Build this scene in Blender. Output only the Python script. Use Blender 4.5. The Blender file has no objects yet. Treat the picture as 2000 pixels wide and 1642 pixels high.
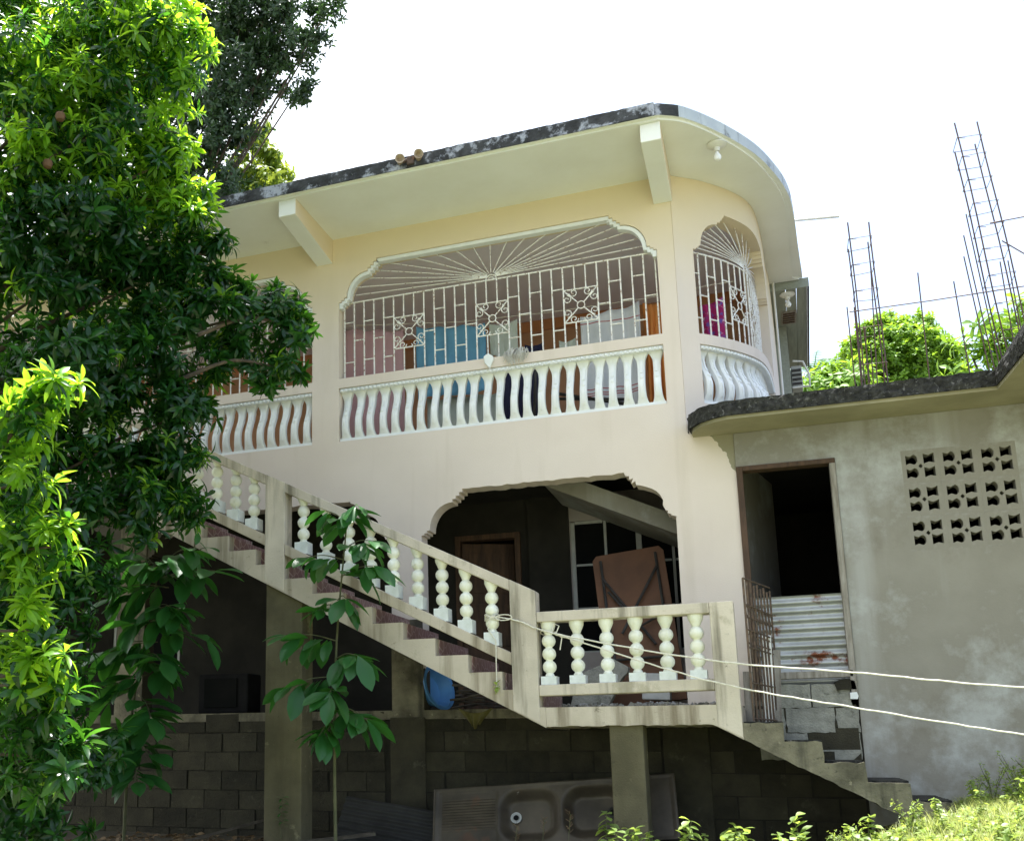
import bpy, bmesh, math, random
import numpy as np
from mathutils import Vector, Matrix, noise as mnoise
from mathutils.geometry import tessellate_polygon

SC = bpy.context.scene
COL = SC.collection
rnd = random.Random(7)
R = math.radians

# ------------------------------------------------------------------ camera
def make_camera():
    yaw, pitch, roll, f = -0.38584261, 0.20534868, 0.0025874, 2080.137
    fwd = Vector((math.sin(yaw)*math.cos(pitch), math.cos(yaw)*math.cos(pitch), math.sin(pitch)))
    right = Vector((math.cos(yaw), -math.sin(yaw), 0))
    down = -right.cross(fwd)
    r2 = right*math.cos(roll)+down*math.sin(roll)
    d2 = -right*math.sin(roll)+down*math.cos(roll)
    cd = bpy.data.cameras.new('camera'); co = bpy.data.objects.new('camera', cd); COL.objects.link(co)
    m = Matrix((( r2.x, -d2.x, -fwd.x, 0), (r2.y, -d2.y, -fwd.y, -10), (r2.z, -d2.z, -fwd.z, 0), (0, 0, 0, 1)))
    co.matrix_world = m
    cd.sensor_width = 36; cd.sensor_fit = 'HORIZONTAL'
    cd.lens = 36*f/2000
    cd.shift_x = 0.16639; cd.shift_y = 0.10378
    cd.clip_end = 2000; cd.clip_start = 0.05
    SC.camera = co
make_camera()

# ------------------------------------------------------------------ world, sun, exposure
SUN_EL, SUN_AZ = R(80), R(12)          # nearly overhead, a little behind the house
w = bpy.data.worlds.new('World'); SC.world = w; w.use_nodes = True
def world_nodes():
    nt = w.node_tree; N = nt.nodes; L = nt.links
    for n in list(N): N.remove(n)
    out = N.new('ShaderNodeOutputWorld'); bg = N.new('ShaderNodeBackground'); bg.inputs[1].default_value = 0.10
    sky = N.new('ShaderNodeTexSky'); sky.sky_type = 'NISHITA'; sky.sun_disc = False
    sky.sun_elevation = SUN_EL; sky.sun_rotation = SUN_AZ
    sky.air_density = 1.0; sky.dust_density = 1.5; sky.ozone_density = 1.0
    tc = N.new('ShaderNodeTexCoord'); nz = N.new('ShaderNodeTexNoise')
    nz.inputs['Scale'].default_value = 1.6; nz.inputs['Detail'].default_value = 7; nz.inputs['Roughness'].default_value = .55
    mp = N.new('ShaderNodeMapping'); mp.inputs['Scale'].default_value = (1, 1, 1.6); mp.inputs['Location'].default_value = (1.45, .2, .3)
    L.new(tc.outputs['Generated'], mp.inputs[0]); L.new(mp.outputs[0], nz.inputs[0])
    cr = N.new('ShaderNodeValToRGB'); cr.color_ramp.elements[0].position = .25; cr.color_ramp.elements[1].position = .80
    cr.color_ramp.elements[0].color = (.15, .15, .15, 1)
    sx = N.new('ShaderNodeSeparateXYZ'); L.new(tc.outputs['Generated'], sx.inputs[0])     # a bank of bright cloud to the left, clearer to the right
    g = N.new('ShaderNodeMath'); g.operation = 'MULTIPLY_ADD'; g.inputs[1].default_value = -1.1; g.inputs[2].default_value = -.12; L.new(sx.outputs[0], g.inputs[0])
    g.use_clamp = False; h = N.new('ShaderNodeMath'); h.operation = 'ADD'; L.new(g.outputs[0], h.inputs[0]); L.new(nz.outputs[0], h.inputs[1])
    L.new(h.outputs[0], cr.inputs[0])
    mx = N.new('ShaderNodeMix'); mx.data_type = 'RGBA'
    L.new(cr.outputs[0], mx.inputs['Factor']); L.new(sky.outputs[0], mx.inputs[6]); mx.inputs[7].default_value = (8.6, 8.9, 9.2, 1)
    L.new(mx.outputs[2], bg.inputs[0]); L.new(bg.outputs[0], out.inputs[0])
world_nodes()
sd = bpy.data.lights.new('sun', 'SUN'); sd.energy = 5.0; sd.angle = R(.5); sd.color = (1, .975, .94)
so = bpy.data.objects.new('sun', sd); COL.objects.link(so)
sdir = Vector((math.sin(SUN_AZ)*math.cos(SUN_EL), math.cos(SUN_AZ)*math.cos(SUN_EL), math.sin(SUN_EL)))
so.rotation_euler = sdir.to_track_quat('Z', 'Y').to_euler(); so.location = (0, 0, 30)
vs = SC.view_settings; vs.view_transform = 'Standard'; vs.look = 'None'; vs.gamma = 1; vs.use_curve_mapping = False
vs.exposure = 1.72
try:
    SC.cycles.max_bounces = 8; SC.cycles.diffuse_bounces = 5; SC.cycles.transmission_bounces = 6; SC.cycles.transparent_max_bounces = 8
    SC.cycles.use_denoising = True
except Exception: pass

# ------------------------------------------------------------------ materials
def mat(name, c1, c2=None, scale=4, rough=.85, bump=.15, bscale=60, streak=None, spots=None, spots2=None, metal=0, sw=.07, objvar=0, lo=.35, hi=.65, spec=.3, vscale=(1, 1, 1)):
    m = bpy.data.materials.new(name); m.use_nodes = True
    nt = m.node_tree; N = nt.nodes; L = nt.links; b = N['Principled BSDF']
    b.inputs['Roughness'].default_value = rough; b.inputs['Metallic'].default_value = metal
    b.inputs['Specular IOR Level'].default_value = spec
    tc = N.new('ShaderNodeTexCoord'); src = tc.outputs['Object']
    if objvar > .1:         # every copy gets its own stretch of the noise
        oi0 = N.new('ShaderNodeObjectInfo'); mv = N.new('ShaderNodeVectorMath'); mv.operation = 'MULTIPLY_ADD'
        cb = N.new('ShaderNodeCombineXYZ'); L.new(oi0.outputs['Random'], cb.inputs[0]); L.new(oi0.outputs['Random'], cb.inputs[2])
        L.new(cb.outputs[0], mv.inputs[0]); mv.inputs[1].default_value = (37, 0, 53); L.new(src, mv.inputs[2]); src = mv.outputs[0]
    def nz(sc, det=6, vec=(1, 1, 1), ro=.6):
        mp = N.new('ShaderNodeMapping'); mp.inputs['Scale'].default_value = vec; L.new(src, mp.inputs[0])
        n = N.new('ShaderNodeTexNoise'); n.inputs['Scale'].default_value = sc; n.inputs['Detail'].default_value = det
        n.inputs['Roughness'].default_value = ro
        L.new(mp.outputs[0], n.inputs[0]); return n.outputs[0]
    def ramp(sock, a, z):
        cr = N.new('ShaderNodeValToRGB'); cr.color_ramp.elements[0].position = a; cr.color_ramp.elements[1].position = z
        L.new(sock, cr.inputs[0]); return cr.outputs[0]
    def mix(f, a, c, k=1.0):
        mx = N.new('ShaderNodeMix'); mx.data_type = 'RGBA'
        if k != 1.0:
            mu = N.new('ShaderNodeMath'); mu.operation = 'MULTIPLY'; mu.inputs[1].default_value = k; L.new(f, mu.inputs[0]); f = mu.outputs[0]
        L.new(f, mx.inputs['Factor'])
        if isinstance(a, tuple): mx.inputs[6].default_value = (*a, 1)
        else: L.new(a, mx.inputs[6])
        mx.inputs[7].default_value = (*c, 1)
        return mx.outputs[2]
    col = mix(ramp(nz(scale, vec=vscale), lo, hi), c1, c2 or tuple(x*.85 for x in c1))
    if streak: col = mix(ramp(nz(streak[1], 5, (1, 1, .08)), streak[2], streak[2]+.18), col, streak[0], streak[3] if len(streak) > 3 else .7)
    if spots: col = mix(ramp(nz(spots[1], 8, ro=.7), spots[2], spots[2]+sw), col, spots[0], spots[3] if len(spots) > 3 else .9)
    if spots2: col = mix(ramp(nz(spots2[1], 8, ro=.7), spots2[2], spots2[2]+sw), col, spots2[0], spots2[3] if len(spots2) > 3 else .9)
    if objvar:
        oi = N.new('ShaderNodeObjectInfo'); hs = N.new('ShaderNodeHueSaturation'); mr = N.new('ShaderNodeMapRange')
        mr.inputs[3].default_value = 1-objvar; mr.inputs[4].default_value = 1+objvar; L.new(oi.outputs['Random'], mr.inputs[0])
        L.new(mr.outputs[0], hs.inputs['Value']); L.new(col, hs.inputs['Color']); col = hs.outputs[0]
    L.new(col, b.inputs['Base Color'])
    if bump:
        bp = N.new('ShaderNodeBump'); bp.inputs['Strength'].default_value = bump; bp.inputs['Distance'].default_value = .02
        L.new(nz(bscale, 8), bp.inputs['Height']); L.new(bp.outputs[0], b.inputs['Normal'])
    return m

def leafmat(name, c, tr, rough=.38, tmix=.42, var=.35):
    m = bpy.data.materials.new(name); m.use_nodes = True
    nt = m.node_tree; N = nt.nodes; L = nt.links; b = N['Principled BSDF']; out = N['Material Output']
    b.inputs['Roughness'].default_value = rough; b.inputs['Specular IOR Level'].default_value = .45
    g = N.new('ShaderNodeNewGeometry')
    def vary(cc):
        mx = N.new('ShaderNodeMix'); mx.data_type = 'RGBA'
        L.new(g.outputs['Random Per Island'], mx.inputs['Factor'])
        mx.inputs[6].default_value = (*[x*(1-var) for x in cc], 1); mx.inputs[7].default_value = (cc[0]*(1+var*1.3), cc[1]*(1+var), cc[2]*(1+var*.5), 1)
        return mx.outputs[2]
    L.new(vary(c), b.inputs['Base Color'])
    t = N.new('ShaderNodeBsdfTranslucent'); L.new(vary(tr), t.inputs[0])
    ms = N.new('ShaderNodeMixShader'); ms.inputs[0].default_value = tmix
    L.new(b.outputs[0], ms.inputs[1]); L.new(t.outputs[0], ms.inputs[2]); L.new(ms.outputs[0], out.inputs[0])
    return m

M = {}
M['paint'] = mat('cream_paint', (.70, .62, .545), (.66, .58, .505), 1.2, .8, .12, 90, streak=((.50, .43, .34), 4, .56, .35), spots=((.45, .38, .28), 3.2, .72, .25))
M['soffit'] = mat('soffit_paint', (.80, .82, .79), (.74, .75, .70), 1.3, .85, .06, 70, spots=((.34, .33, .28), 2.6, .69, .4), spots2=((.2, .19, .17), 7, .76, .7))
M['white'] = mat('white_paint', (.80, .82, .82), (.72, .75, .74), 6, .6, .06, 60, spots=((.5, .48, .36), 7, .66, .5))
M['iron'] = mat('painted_iron', (.82, .83, .81), (.72, .7, .64), 20, .5, .1, 80, spots=((.24, .13, .06), 34, .55, .9))
M['fascia'] = mat('algae_fascia', (.02, .021, .023), (.06, .063, .068), 6, .9, .35, 50, spots=((.42, .45, .52), 3.8, .505, .75), streak=((.02, .02, .02), 11, .55, .85), spots2=((.3, .31, .32), 18, .66, .6))
M['fascia_skylit'] = mat('bluish_fascia', (.50, .55, .58), (.4, .45, .5), 3, .85, .2, 60, streak=((.06, .065, .07), 9, .56, .75), spots=((.03, .03, .03), 3.5, .56, .8), sw=.12)
M['conc'] = mat('stained_concrete', (.55, .49, .40), (.43, .38, .295), 2.0, .9, .25, 70, streak=((.13, .10, .055), 6, .49, .75), spots=((.12, .10, .06), 12, .62, .7), spots2=((.22, .2, .13), 2.2, .58, .5))
M['column'] = mat('mossy_column', (.155, .138, .08), (.09, .08, .046), 2.2, .9, .3, 70, streak=((.09, .08, .045), 6, .52, .7), spots=((.05, .045, .03), 16, .62, .8), spots2=((.42, .38, .22), 3, .6, .5))
M['rail'] = mat('rail_concrete', (.61, .55, .455), (.49, .44, .36), 2.2, .9, .22, 70, streak=((.09, .08, .05), 7, .50, .75), spots=((.08, .075, .05), 10, .62, .75), spots2=((.3, .27, .18), 3, .58, .5))
M['turned'] = mat('baluster_paint', (.80, .82, .76), (.72, .72, .57), 9, .5, .06, 60, spots=((.5, .47, .25), 11, .60, .6), objvar=.12)
M['turnbase'] = mat('baluster_base_paint', (.75, .79, .80), (.6, .64, .62), 8, .7, .15, 50, spots=((.4, .45, .4), 14, .6, .6))
M['oldconc'] = mat('weathered_concrete', (.24, .22, .155), (.07, .064, .046), 2.6, .95, .5, 50, streak=((.03, .03, .025), 7, .50, .8), spots=((.42, .38, .26), 10, .62, .7), spots2=((.02, .02, .018), 16, .6, .7))
M['plaster'] = mat('grey_plaster', (.27, .258, .222), (.21, .198, .165), 1.1, .95, .12, 60, spots=((.48, .50, .49), 1.1, .50, .65), streak=((.43, .44, .43), 2.2, .55, .5), spots2=((.17, .15, .115), 1.5, .55, .5), sw=.15)
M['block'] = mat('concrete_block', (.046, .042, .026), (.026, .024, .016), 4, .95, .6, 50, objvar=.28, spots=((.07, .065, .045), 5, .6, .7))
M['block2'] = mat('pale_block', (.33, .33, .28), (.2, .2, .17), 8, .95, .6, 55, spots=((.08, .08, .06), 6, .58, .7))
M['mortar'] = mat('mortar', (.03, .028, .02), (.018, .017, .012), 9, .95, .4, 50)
M['slabdark'] = mat('black_slab_edge', (.012, .012, .011), (.045, .045, .04), 22, .95, 1.0, 22, spots=((.20, .20, .19), 30, .58, .6), spots2=((.42, .42, .40), 14, .68, .6))
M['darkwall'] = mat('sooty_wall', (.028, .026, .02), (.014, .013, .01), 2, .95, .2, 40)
M['dimwall'] = mat('dim_lilac_wall', (.42, .38, .36), (.3, .27, .25), 1.5, .9, .1, 40)
M['inner'] = mat('verandah_wall', (.55, .31, .18), (.5, .28, .16), 2, .85, .06, 40)
M['innertrim'] = mat('orange_trim', (.55, .25, .11), (.5, .22, .1), 4, .7, .05, 40)
M['ceil'] = mat('verandah_ceiling', (.82, .77, .80), (.76, .71, .74), 2, .9, .04, 40)
M['tile'] = None
M['wood'] = mat('dark_wood', (.10, .055, .03), (.05, .03, .018), 6, .7, .3, 40, vscale=(4, 4, .5))
M['doorwood'] = mat('door_frame_wood', (.10, .06, .038), (.055, .035, .024), 6, .75, .3, 40, vscale=(4, 4, .5))
M['greywood'] = mat('weathered_wood', (.34, .32, .28), (.18, .16, .13), 5, .9, .4, 40, vscale=(6, 6, .6), spots=((.6, .58, .52), 7, .66, .6))
M['board'] = mat('hardboard', (.15, .072, .038), (.10, .05, .028), 3, .7, .1, 40)
M['metal_dark'] = mat('dark_metal', (.06, .055, .05), (.035, .033, .03), 8, .5, .1, 60, metal=.4)
M['rust'] = mat('rusty_steel', (.11, .075, .055), (.055, .045, .04), 25, .8, .3, 80, spots=((.22, .09, .035), 14, .58, .8))
M['rebar'] = mat('rebar_steel', (.085, .06, .065), (.13, .07, .045), 10, .7, .2, 80)
M['rustgate'] = mat('gate_rust', (.16, .11, .075), (.07, .055, .045), 22, .85, .4, 80, spots=((.45, .42, .36), 30, .62, .8))
M['zinc'] = mat('zinc_sheet', (.44, .46, .46), (.3, .31, .30), 3, .45, .08, 40, metal=.55, spots=((.15, .05, .025), 3.4, .55, 1), spots2=((.5, .47, .38), 12, .68, .6))
M['zincdark'] = mat('old_zinc_sheet', (.05, .05, .045), (.028, .027, .025), 3, .7, .1, 40, metal=.3)
M['steel'] = mat('stained_steel', (.10, .082, .058), (.045, .037, .026), 2.2, .45, .08, 40, metal=.25, spots=((.45, .42, .36), 7, .70, .8), spots2=((.12, .06, .035), 3, .6, .6))
M['glass'] = mat('dark_glass', (.008, .009, .009), (.012, .012, .012), 3, .5, 0, 40, spec=.0)
M['alu'] = mat('pale_window_frame', (.46, .47, .45), (.36, .37, .35), 5, .5, .05, 40)
M['black'] = mat('black_plastic', (.010, .010, .011), (.016, .016, .017), 5, .7, .03, 40, spec=.02)
M['blueplastic'] = mat('blue_plastic', (.10, .27, .55), (.08, .22, .48), 4, .4, .03, 40)
M['rope'] = mat('cord', (.78, .76, .66), (.6, .57, .46), 30, .8, .3, 90)
M['stick'] = mat('dry_stick', (.05, .042, .032), (.10, .085, .065), 8, .9, .3, 60)
M['bulb'] = mat('bulb_glass', (.85, .86, .84), (.8, .8, .8), 3, .1, 0, 40)
M['timber'] = mat('grey_green_timber', (.30, .33, .28), (.25, .27, .23), 4, .8, .15, 40, vscale=(8, .6, 8))
M['pvc'] = mat('white_pipe', (.74, .74, .70), (.66, .66, .62), 4, .5, .03, 40)
M['bark'] = mat('bark', (.13, .10, .07), (.06, .05, .038), 12, .95, .6, 40)
M['fruit'] = mat('brown_fruit', (.15, .085, .045), (.10, .055, .03), 12, .8, .2, 60)
M['soil'] = mat('ground_soil', (.05, .042, .027), (.03, .027, .017), 3, .95, .5, 20)
M['lawn'] = mat('lawn_ground', (.22, .235, .13), (.31, .285, .20), 3, .95, .5, 20, spots=((.09, .14, .03), 4, .52, .8))
M['sapstem'] = mat('green_brown_stem', (.12, .12, .06), (.07, .08, .04), 8, .8, .2, 40)
M['cloth_pink'] = mat('pink_cloth', (.55, .34, .35), (.5, .31, .32), 5, .9, .1, 200)
M['cloth_blue'] = mat('blue_cloth', (.15, .36, .53), (.12, .30, .46), 5, .9, .1, 200)
M['cloth_grey'] = mat('grey_green_cloth', (.52, .56, .50), (.45, .49, .43), 5, .9, .1, 200)
M['cloth_white'] = mat('white_cloth', (.66, .68, .70), (.58, .61, .63), 4, .9, .1, 200)
def stripes(m, zs, wd, c):      # woven stripes at fixed heights
    N = m.node_tree.nodes; L = m.node_tree.links; b = N['Principled BSDF']; src = b.inputs['Base Color'].links[0].from_socket
    tc = N.new('ShaderNodeTexCoord'); sx = N.new('ShaderNodeSeparateXYZ'); L.new(tc.outputs['Object'], sx.inputs[0])
    for z in zs:
        q = N.new('ShaderNodeMath'); q.operation = 'COMPARE'; q.inputs[1].default_value = z; q.inputs[2].default_value = wd; L.new(sx.outputs[2], q.inputs[0])
        mx = N.new('ShaderNodeMix'); mx.data_type = 'RGBA'; L.new(q.outputs[0], mx.inputs['Factor']); L.new(src, mx.inputs[6]); mx.inputs[7].default_value = (*c, 1); src = mx.outputs[2]
    L.new(src, b.inputs['Base Color'])
stripes(M['cloth_white'], (3.62, 3.645, 3.69, 4.43), .006, (.42, .13, .14))
M['cloth_orange'] = mat('orange_cloth', (.68, .27, .07), (.6, .22, .05), 5, .8, .1, 200)
M['cloth_navy'] = mat('navy_cloth', (.025, .025, .06), (.018, .018, .045), 5, .9, .1, 200)
M['cloth_yellow'] = mat('yellowed_cloth', (.17, .15, .05), (.11, .10, .035), 6, .9, .2, 100)
M['cloth_floral'] = mat('magenta_floral', (.42, .02, .14), (.32, .015, .12), 9, .9, .05, 200, spots=((.14, .09, .36), 14, .53, 1), spots2=((.80, .55, .62), 17, .58, 1))
M['mop'] = mat('mop_string', (.62, .61, .57), (.45, .44, .4), 20, .95, .2, 100)
M['rubble'] = mat('rubble_chips', (.42, .42, .40), (.18, .18, .17), 9, .95, .3, 50)
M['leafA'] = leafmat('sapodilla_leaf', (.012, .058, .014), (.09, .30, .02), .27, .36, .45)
M['leafA2'] = leafmat('sunlit_leaf', (.10, .24, .02), (.50, .85, .04), .36, .5, .25)  # yellow copy of the sapodilla leaf with sunlight put into its colour
M['leafB'] = leafmat('dark_small_leaf', (.03, .065, .026), (.06, .14, .03), .42, .25, .35)
M['leafY'] = leafmat('yellow_green_leaf', (.15, .26, .03), (.36, .46, .05), .5, .4, .3)
M['leafR'] = leafmat('bright_far_leaf', (.13, .27, .025), (.30, .50, .04), .5, .4, .3)
M['leafP'] = leafmat('palm_leaf', (.07, .15, .06), (.15, .3, .06), .4, .3, .3)
M['leafS'] = leafmat('sapling_leaf', (.022, .105, .025), (.07, .26, .025), .36, .33, .4)
M['weed'] = leafmat('weed_leaf', (.19, .29, .07), (.42, .56, .10), .45, .4, .3)
M['grass'] = leafmat('grass_blade', (.27, .33, .12), (.45, .52, .16), .5, .4, .35)
M['drygrass'] = leafmat('seed_head', (.14, .10, .055), (.16, .11, .06), .7, .3, .3)

def tile_mat():
    m = bpy.data.materials.new('mosaic_tile'); m.use_nodes = True
    N = m.node_tree.nodes; L = m.node_tree.links; b = N['Principled BSDF']; b.inputs['Roughness'].default_value = .45
    tc = N.new('ShaderNodeTexCoord'); v = N.new('ShaderNodeTexVoronoi'); v.feature = 'DISTANCE_TO_EDGE'; v.inputs['Scale'].default_value = 12
    L.new(tc.outputs['Object'], v.inputs['Vector'])
    cr = N.new('ShaderNodeValToRGB'); cr.color_ramp.elements[0].position = .02; cr.color_ramp.elements[1].position = .06
    cr.color_ramp.elements[0].color = (.44, .34, .31, 1); cr.color_ramp.elements[1].color = (.23, .13, .125, 1)
    L.new(v.outputs['Distance'], cr.inputs[0]); L.new(cr.outputs[0], b.inputs['Base Color'])
    return m
M['tile'] = tile_mat()

def wall_mat():       # cream paint that gives way to bare grey plaster at the annex end
    m = mat('cream_paint_patched', (.70, .62, .545), (.66, .58, .505), 1.2, .8, .12, 90, streak=((.50, .43, .34), 4, .56, .35), spots=((.45, .38, .28), 3.2, .72, .25), spots2=((.3, .29, .25), 26, .80, .9))
    N = m.node_tree.nodes; L = m.node_tree.links; b = N['Principled BSDF']
    src = b.inputs['Base Color'].links[0].from_socket
    tc = N.new('ShaderNodeTexCoord'); sx = N.new('ShaderNodeSeparateXYZ'); L.new(tc.outputs['Object'], sx.inputs[0])
    nz = N.new('ShaderNodeTexNoise'); nz.inputs['Scale'].default_value = 9; nz.inputs['Detail'].default_value = 6; L.new(tc.outputs['Object'], nz.inputs[0])
    def mth(op, a, c):
        q = N.new('ShaderNodeMath'); q.operation = op
        for i, v in enumerate((a, c)):
            if isinstance(v, (int, float)): q.inputs[i].default_value = v
            else: L.new(v, q.inputs[i])
        return q.outputs[0]
    # x + .5*z + .12*noise > -.41 + .5*2.84 + .06
    t = mth('ADD', mth('ADD', sx.outputs[0], mth('MULTIPLY', sx.outputs[2], .5)), mth('MULTIPLY', nz.outputs[0], .16))
    g = mth('GREATER_THAN', t, -.40+1.42+.08)
    g = mth('MULTIPLY', g, mth('LESS_THAN', sx.outputs[2], 2.86))
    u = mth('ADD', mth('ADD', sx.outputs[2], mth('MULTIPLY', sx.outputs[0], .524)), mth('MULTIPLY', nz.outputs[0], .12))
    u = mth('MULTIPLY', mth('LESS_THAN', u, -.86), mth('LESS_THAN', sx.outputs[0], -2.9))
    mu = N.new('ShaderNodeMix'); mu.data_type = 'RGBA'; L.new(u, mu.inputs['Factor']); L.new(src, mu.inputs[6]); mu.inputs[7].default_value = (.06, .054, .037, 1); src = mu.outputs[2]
    mx = N.new('ShaderNodeMix'); mx.data_type = 'RGBA'; L.new(g, mx.inputs['Factor']); L.new(src, mx.inputs[6]); mx.inputs[7].default_value = (.27, .25, .17, 1)
    L.new(mx.outputs[2], b.inputs['Base Color'])
    return m
M['wall'] = wall_mat()
def top_tint(m):          # yellower tint towards the top of the wall
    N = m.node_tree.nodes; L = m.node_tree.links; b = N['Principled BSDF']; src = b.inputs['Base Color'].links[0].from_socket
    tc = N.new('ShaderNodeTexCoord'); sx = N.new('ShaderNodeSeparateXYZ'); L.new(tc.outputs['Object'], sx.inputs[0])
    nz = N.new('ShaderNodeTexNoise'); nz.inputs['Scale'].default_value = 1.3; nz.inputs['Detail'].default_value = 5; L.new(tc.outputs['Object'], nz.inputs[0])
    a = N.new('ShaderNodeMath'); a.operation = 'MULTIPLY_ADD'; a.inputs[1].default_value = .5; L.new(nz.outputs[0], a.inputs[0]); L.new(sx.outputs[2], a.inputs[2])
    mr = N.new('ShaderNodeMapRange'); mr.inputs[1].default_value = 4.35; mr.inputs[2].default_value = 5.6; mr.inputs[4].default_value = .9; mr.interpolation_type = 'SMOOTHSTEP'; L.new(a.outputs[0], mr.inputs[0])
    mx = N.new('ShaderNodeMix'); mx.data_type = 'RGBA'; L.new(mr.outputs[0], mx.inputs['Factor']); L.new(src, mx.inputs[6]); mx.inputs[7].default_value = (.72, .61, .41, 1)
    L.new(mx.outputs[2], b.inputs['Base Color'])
top_tint(M['wall']); top_tint(M['paint'])

# ------------------------------------------------------------------ mesh helpers
ROOT = {}
class MB:
    def __init__(s): s.v = []; s.f = []; s.mi = []
    def add(s, v, f, mi=0):
        o = len(s.v); s.v += [tuple(p) for p in v]; s.f += [tuple(i+o for i in q) for q in f]; s.mi += [mi]*len(f)
    def box(s, x0, x1, y0, y1, z0, z1, mi=0, mtx=None):
        v = [Vector((x, y, z)) for z in (z0, z1) for y in (y0, y1) for x in (x0, x1)]
        if mtx: v = [mtx @ p for p in v]
        s.add(v, [(0, 2, 3, 1), (4, 5, 7, 6), (0, 1, 5, 4), (2, 6, 7, 3), (0, 4, 6, 2), (1, 3, 7, 5)], mi)
    def hexa(s, b, t, mi=0):       # four bottom and four top points, same order
        s.add(list(b)+list(t), [(3, 2, 1, 0), (4, 5, 6, 7)]+[(i, (i+1) % 4, 4+(i+1) % 4, 4+i) for i in range(4)], mi)
    def tube(s, pts, r, n=6, mi=0, cap=True):
        pts = [Vector(p) for p in pts]; rs = r if isinstance(r, (list, tuple)) else [r]*len(pts)
        o = len(s.v); ref = Vector((.31, .17, .93)); prev = None
        for i, p in enumerate(pts):
            a = pts[min(i+1, len(pts)-1)]-pts[max(i-1, 0)]
            if a.length < 1e-9: a = Vector((0, 0, 1))
            a.normalize()
            u = (prev - a*prev.dot(a)) if prev is not None else a.cross(ref if abs(a.dot(ref)) < .9 else Vector((1, 0, 0)))
            u.normalize(); prev = u; q = a.cross(u)
            for k in range(n):
                t = 2*math.pi*k/n; s.v.append(tuple(p+(u*math.cos(t)+q*math.sin(t))*rs[i]))
        m = len(pts)
        for i in range(m-1):
            for k in range(n):
                s.f.append((o+i*n+k, o+i*n+(k+1) % n, o+(i+1)*n+(k+1) % n, o+(i+1)*n+k)); s.mi.append(mi)
        if cap:
            s.f.append(tuple(o+k for k in reversed(range(n)))); s.f.append(tuple(o+(m-1)*n+k for k in range(n))); s.mi += [mi]*2
    def lathe(s, prof, c=(0, 0, 0), n=16, mi=0, mtx=None):
        o = len(s.v)
        for r, z in prof:
            for k in range(n):
                t = 2*math.pi*k/n; p = Vector((c[0]+r*math.cos(t), c[1]+r*math.sin(t), c[2]+z)); s.v.append(tuple(mtx @ p if mtx else p))
        m = len(prof)
        for i in range(m-1):
            for k in range(n):
                s.f.append((o+i*n+k, o+i*n+(k+1) % n, o+(i+1)*n+(k+1) % n, o+(i+1)*n+k)); s.mi.append(mi)
        s.f.append(tuple(o+k for k in reversed(range(n)))); s.f.append(tuple(o+(m-1)*n+k for k in range(n))); s.mi += [mi]*2
    def plate(s, outer, holes, y0, y1, mi=0, axis='y'):   # polygons in (x,z), extruded in y (or (x,y) in z)
        loops = [outer]+list(holes)
        flat = [p for l in loops for p in l]
        tris = tessellate_polygon([[Vector((p[0], p[1], 0)) for p in l] for l in loops])
        P = (lambda p, d: (p[0], d, p[1])) if axis == 'y' else (lambda p, d: (p[0], p[1], d))
        n = len(flat); v = [P(p, y0) for p in flat]+[P(p, y1) for p in flat]; f = []
        for t in tris:
            f.append(tuple(t)); f.append(tuple(n+i for i in reversed(t)))
        o = 0
        for l in loops:
            k = len(l)
            for i in range(k): f.append((o+i, o+(i+1) % k, n+o+(i+1) % k, n+o+i))
            o += k
        s.add(v, f, mi)
    def mesh(s, name, mats, smooth=False, recalc=True):
        me = bpy.data.meshes.new(name); me.from_pydata(s.v, [], s.f)
        for m in (mats if isinstance(mats, (list, tuple)) else [mats]): me.materials.append(m)
        if len(set(s.mi)) > 1: me.polygons.foreach_set('material_index', s.mi)
        if recalc:
            bm = bmesh.new(); bm.from_mesh(me); bmesh.ops.recalc_face_normals(bm, faces=bm.faces); bm.to_mesh(me); bm.free()
        if smooth:
            me.polygons.foreach_set('use_smooth', [True]*len(me.polygons))
            try: me.set_sharp_from_angle(angle=R(38))
            except Exception: pass
        me.update(); return me

def inst(name, me, parent=None, mtx=None, kind=None, label=None):
    o = bpy.data.objects.new(name, me); COL.objects.link(o)
    if parent is not None:
        o.parent = parent
        if parent.name in ROOT: o.matrix_parent_inverse = Matrix.Translation(-Vector(ROOT[parent.name]))
    if mtx is not None: o.matrix_basis = mtx
    if kind: o['kind'] = kind
    if label: o['label'] = label
    return o
def part(name, mb, m, parent=None, smooth=False, kind=None, mtx=None, bevel=0, label=None):
    o = inst(name, mb.mesh(name, m, smooth), parent, mtx, kind, label)
    if bevel:
        b = o.modifiers.new('bevel', 'BEVEL'); b.width = bevel; b.segments = 2; b.limit_method = 'ANGLE'; b.angle_limit = R(40)
    return o
def thing(name, loc, label, cat, group=None):
    o = bpy.data.objects.new(name, None); COL.objects.link(o); o.location = loc; o.empty_display_size = .1
    o['label'] = label; o['category'] = cat
    if group: o['group'] = group
    ROOT[o.name] = tuple(loc); return o
def tag(o, label, cat, group=None):
    o['label'] = label; o['category'] = cat
    if group: o['group'] = group
    return o
def struct(o): o['kind'] = 'structure'; return o
T = Matrix.Translation
def catmull(P, n):
    P = [Vector(p) for p in P]; Q = [2*P[0]-P[1]]+P+[2*P[-1]-P[-2]]; out = []
    for i in range(1, len(Q)-2):
        for k in range(n):
            t = k/n; a, b, c, d = Q[i-1:i+3]
            out.append(.5*((2*b)+(c-a)*t+(2*a-5*b+4*c-d)*t*t+(3*b-a-3*c+d)*t**3))
    out.append(P[-1]); return out

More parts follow.
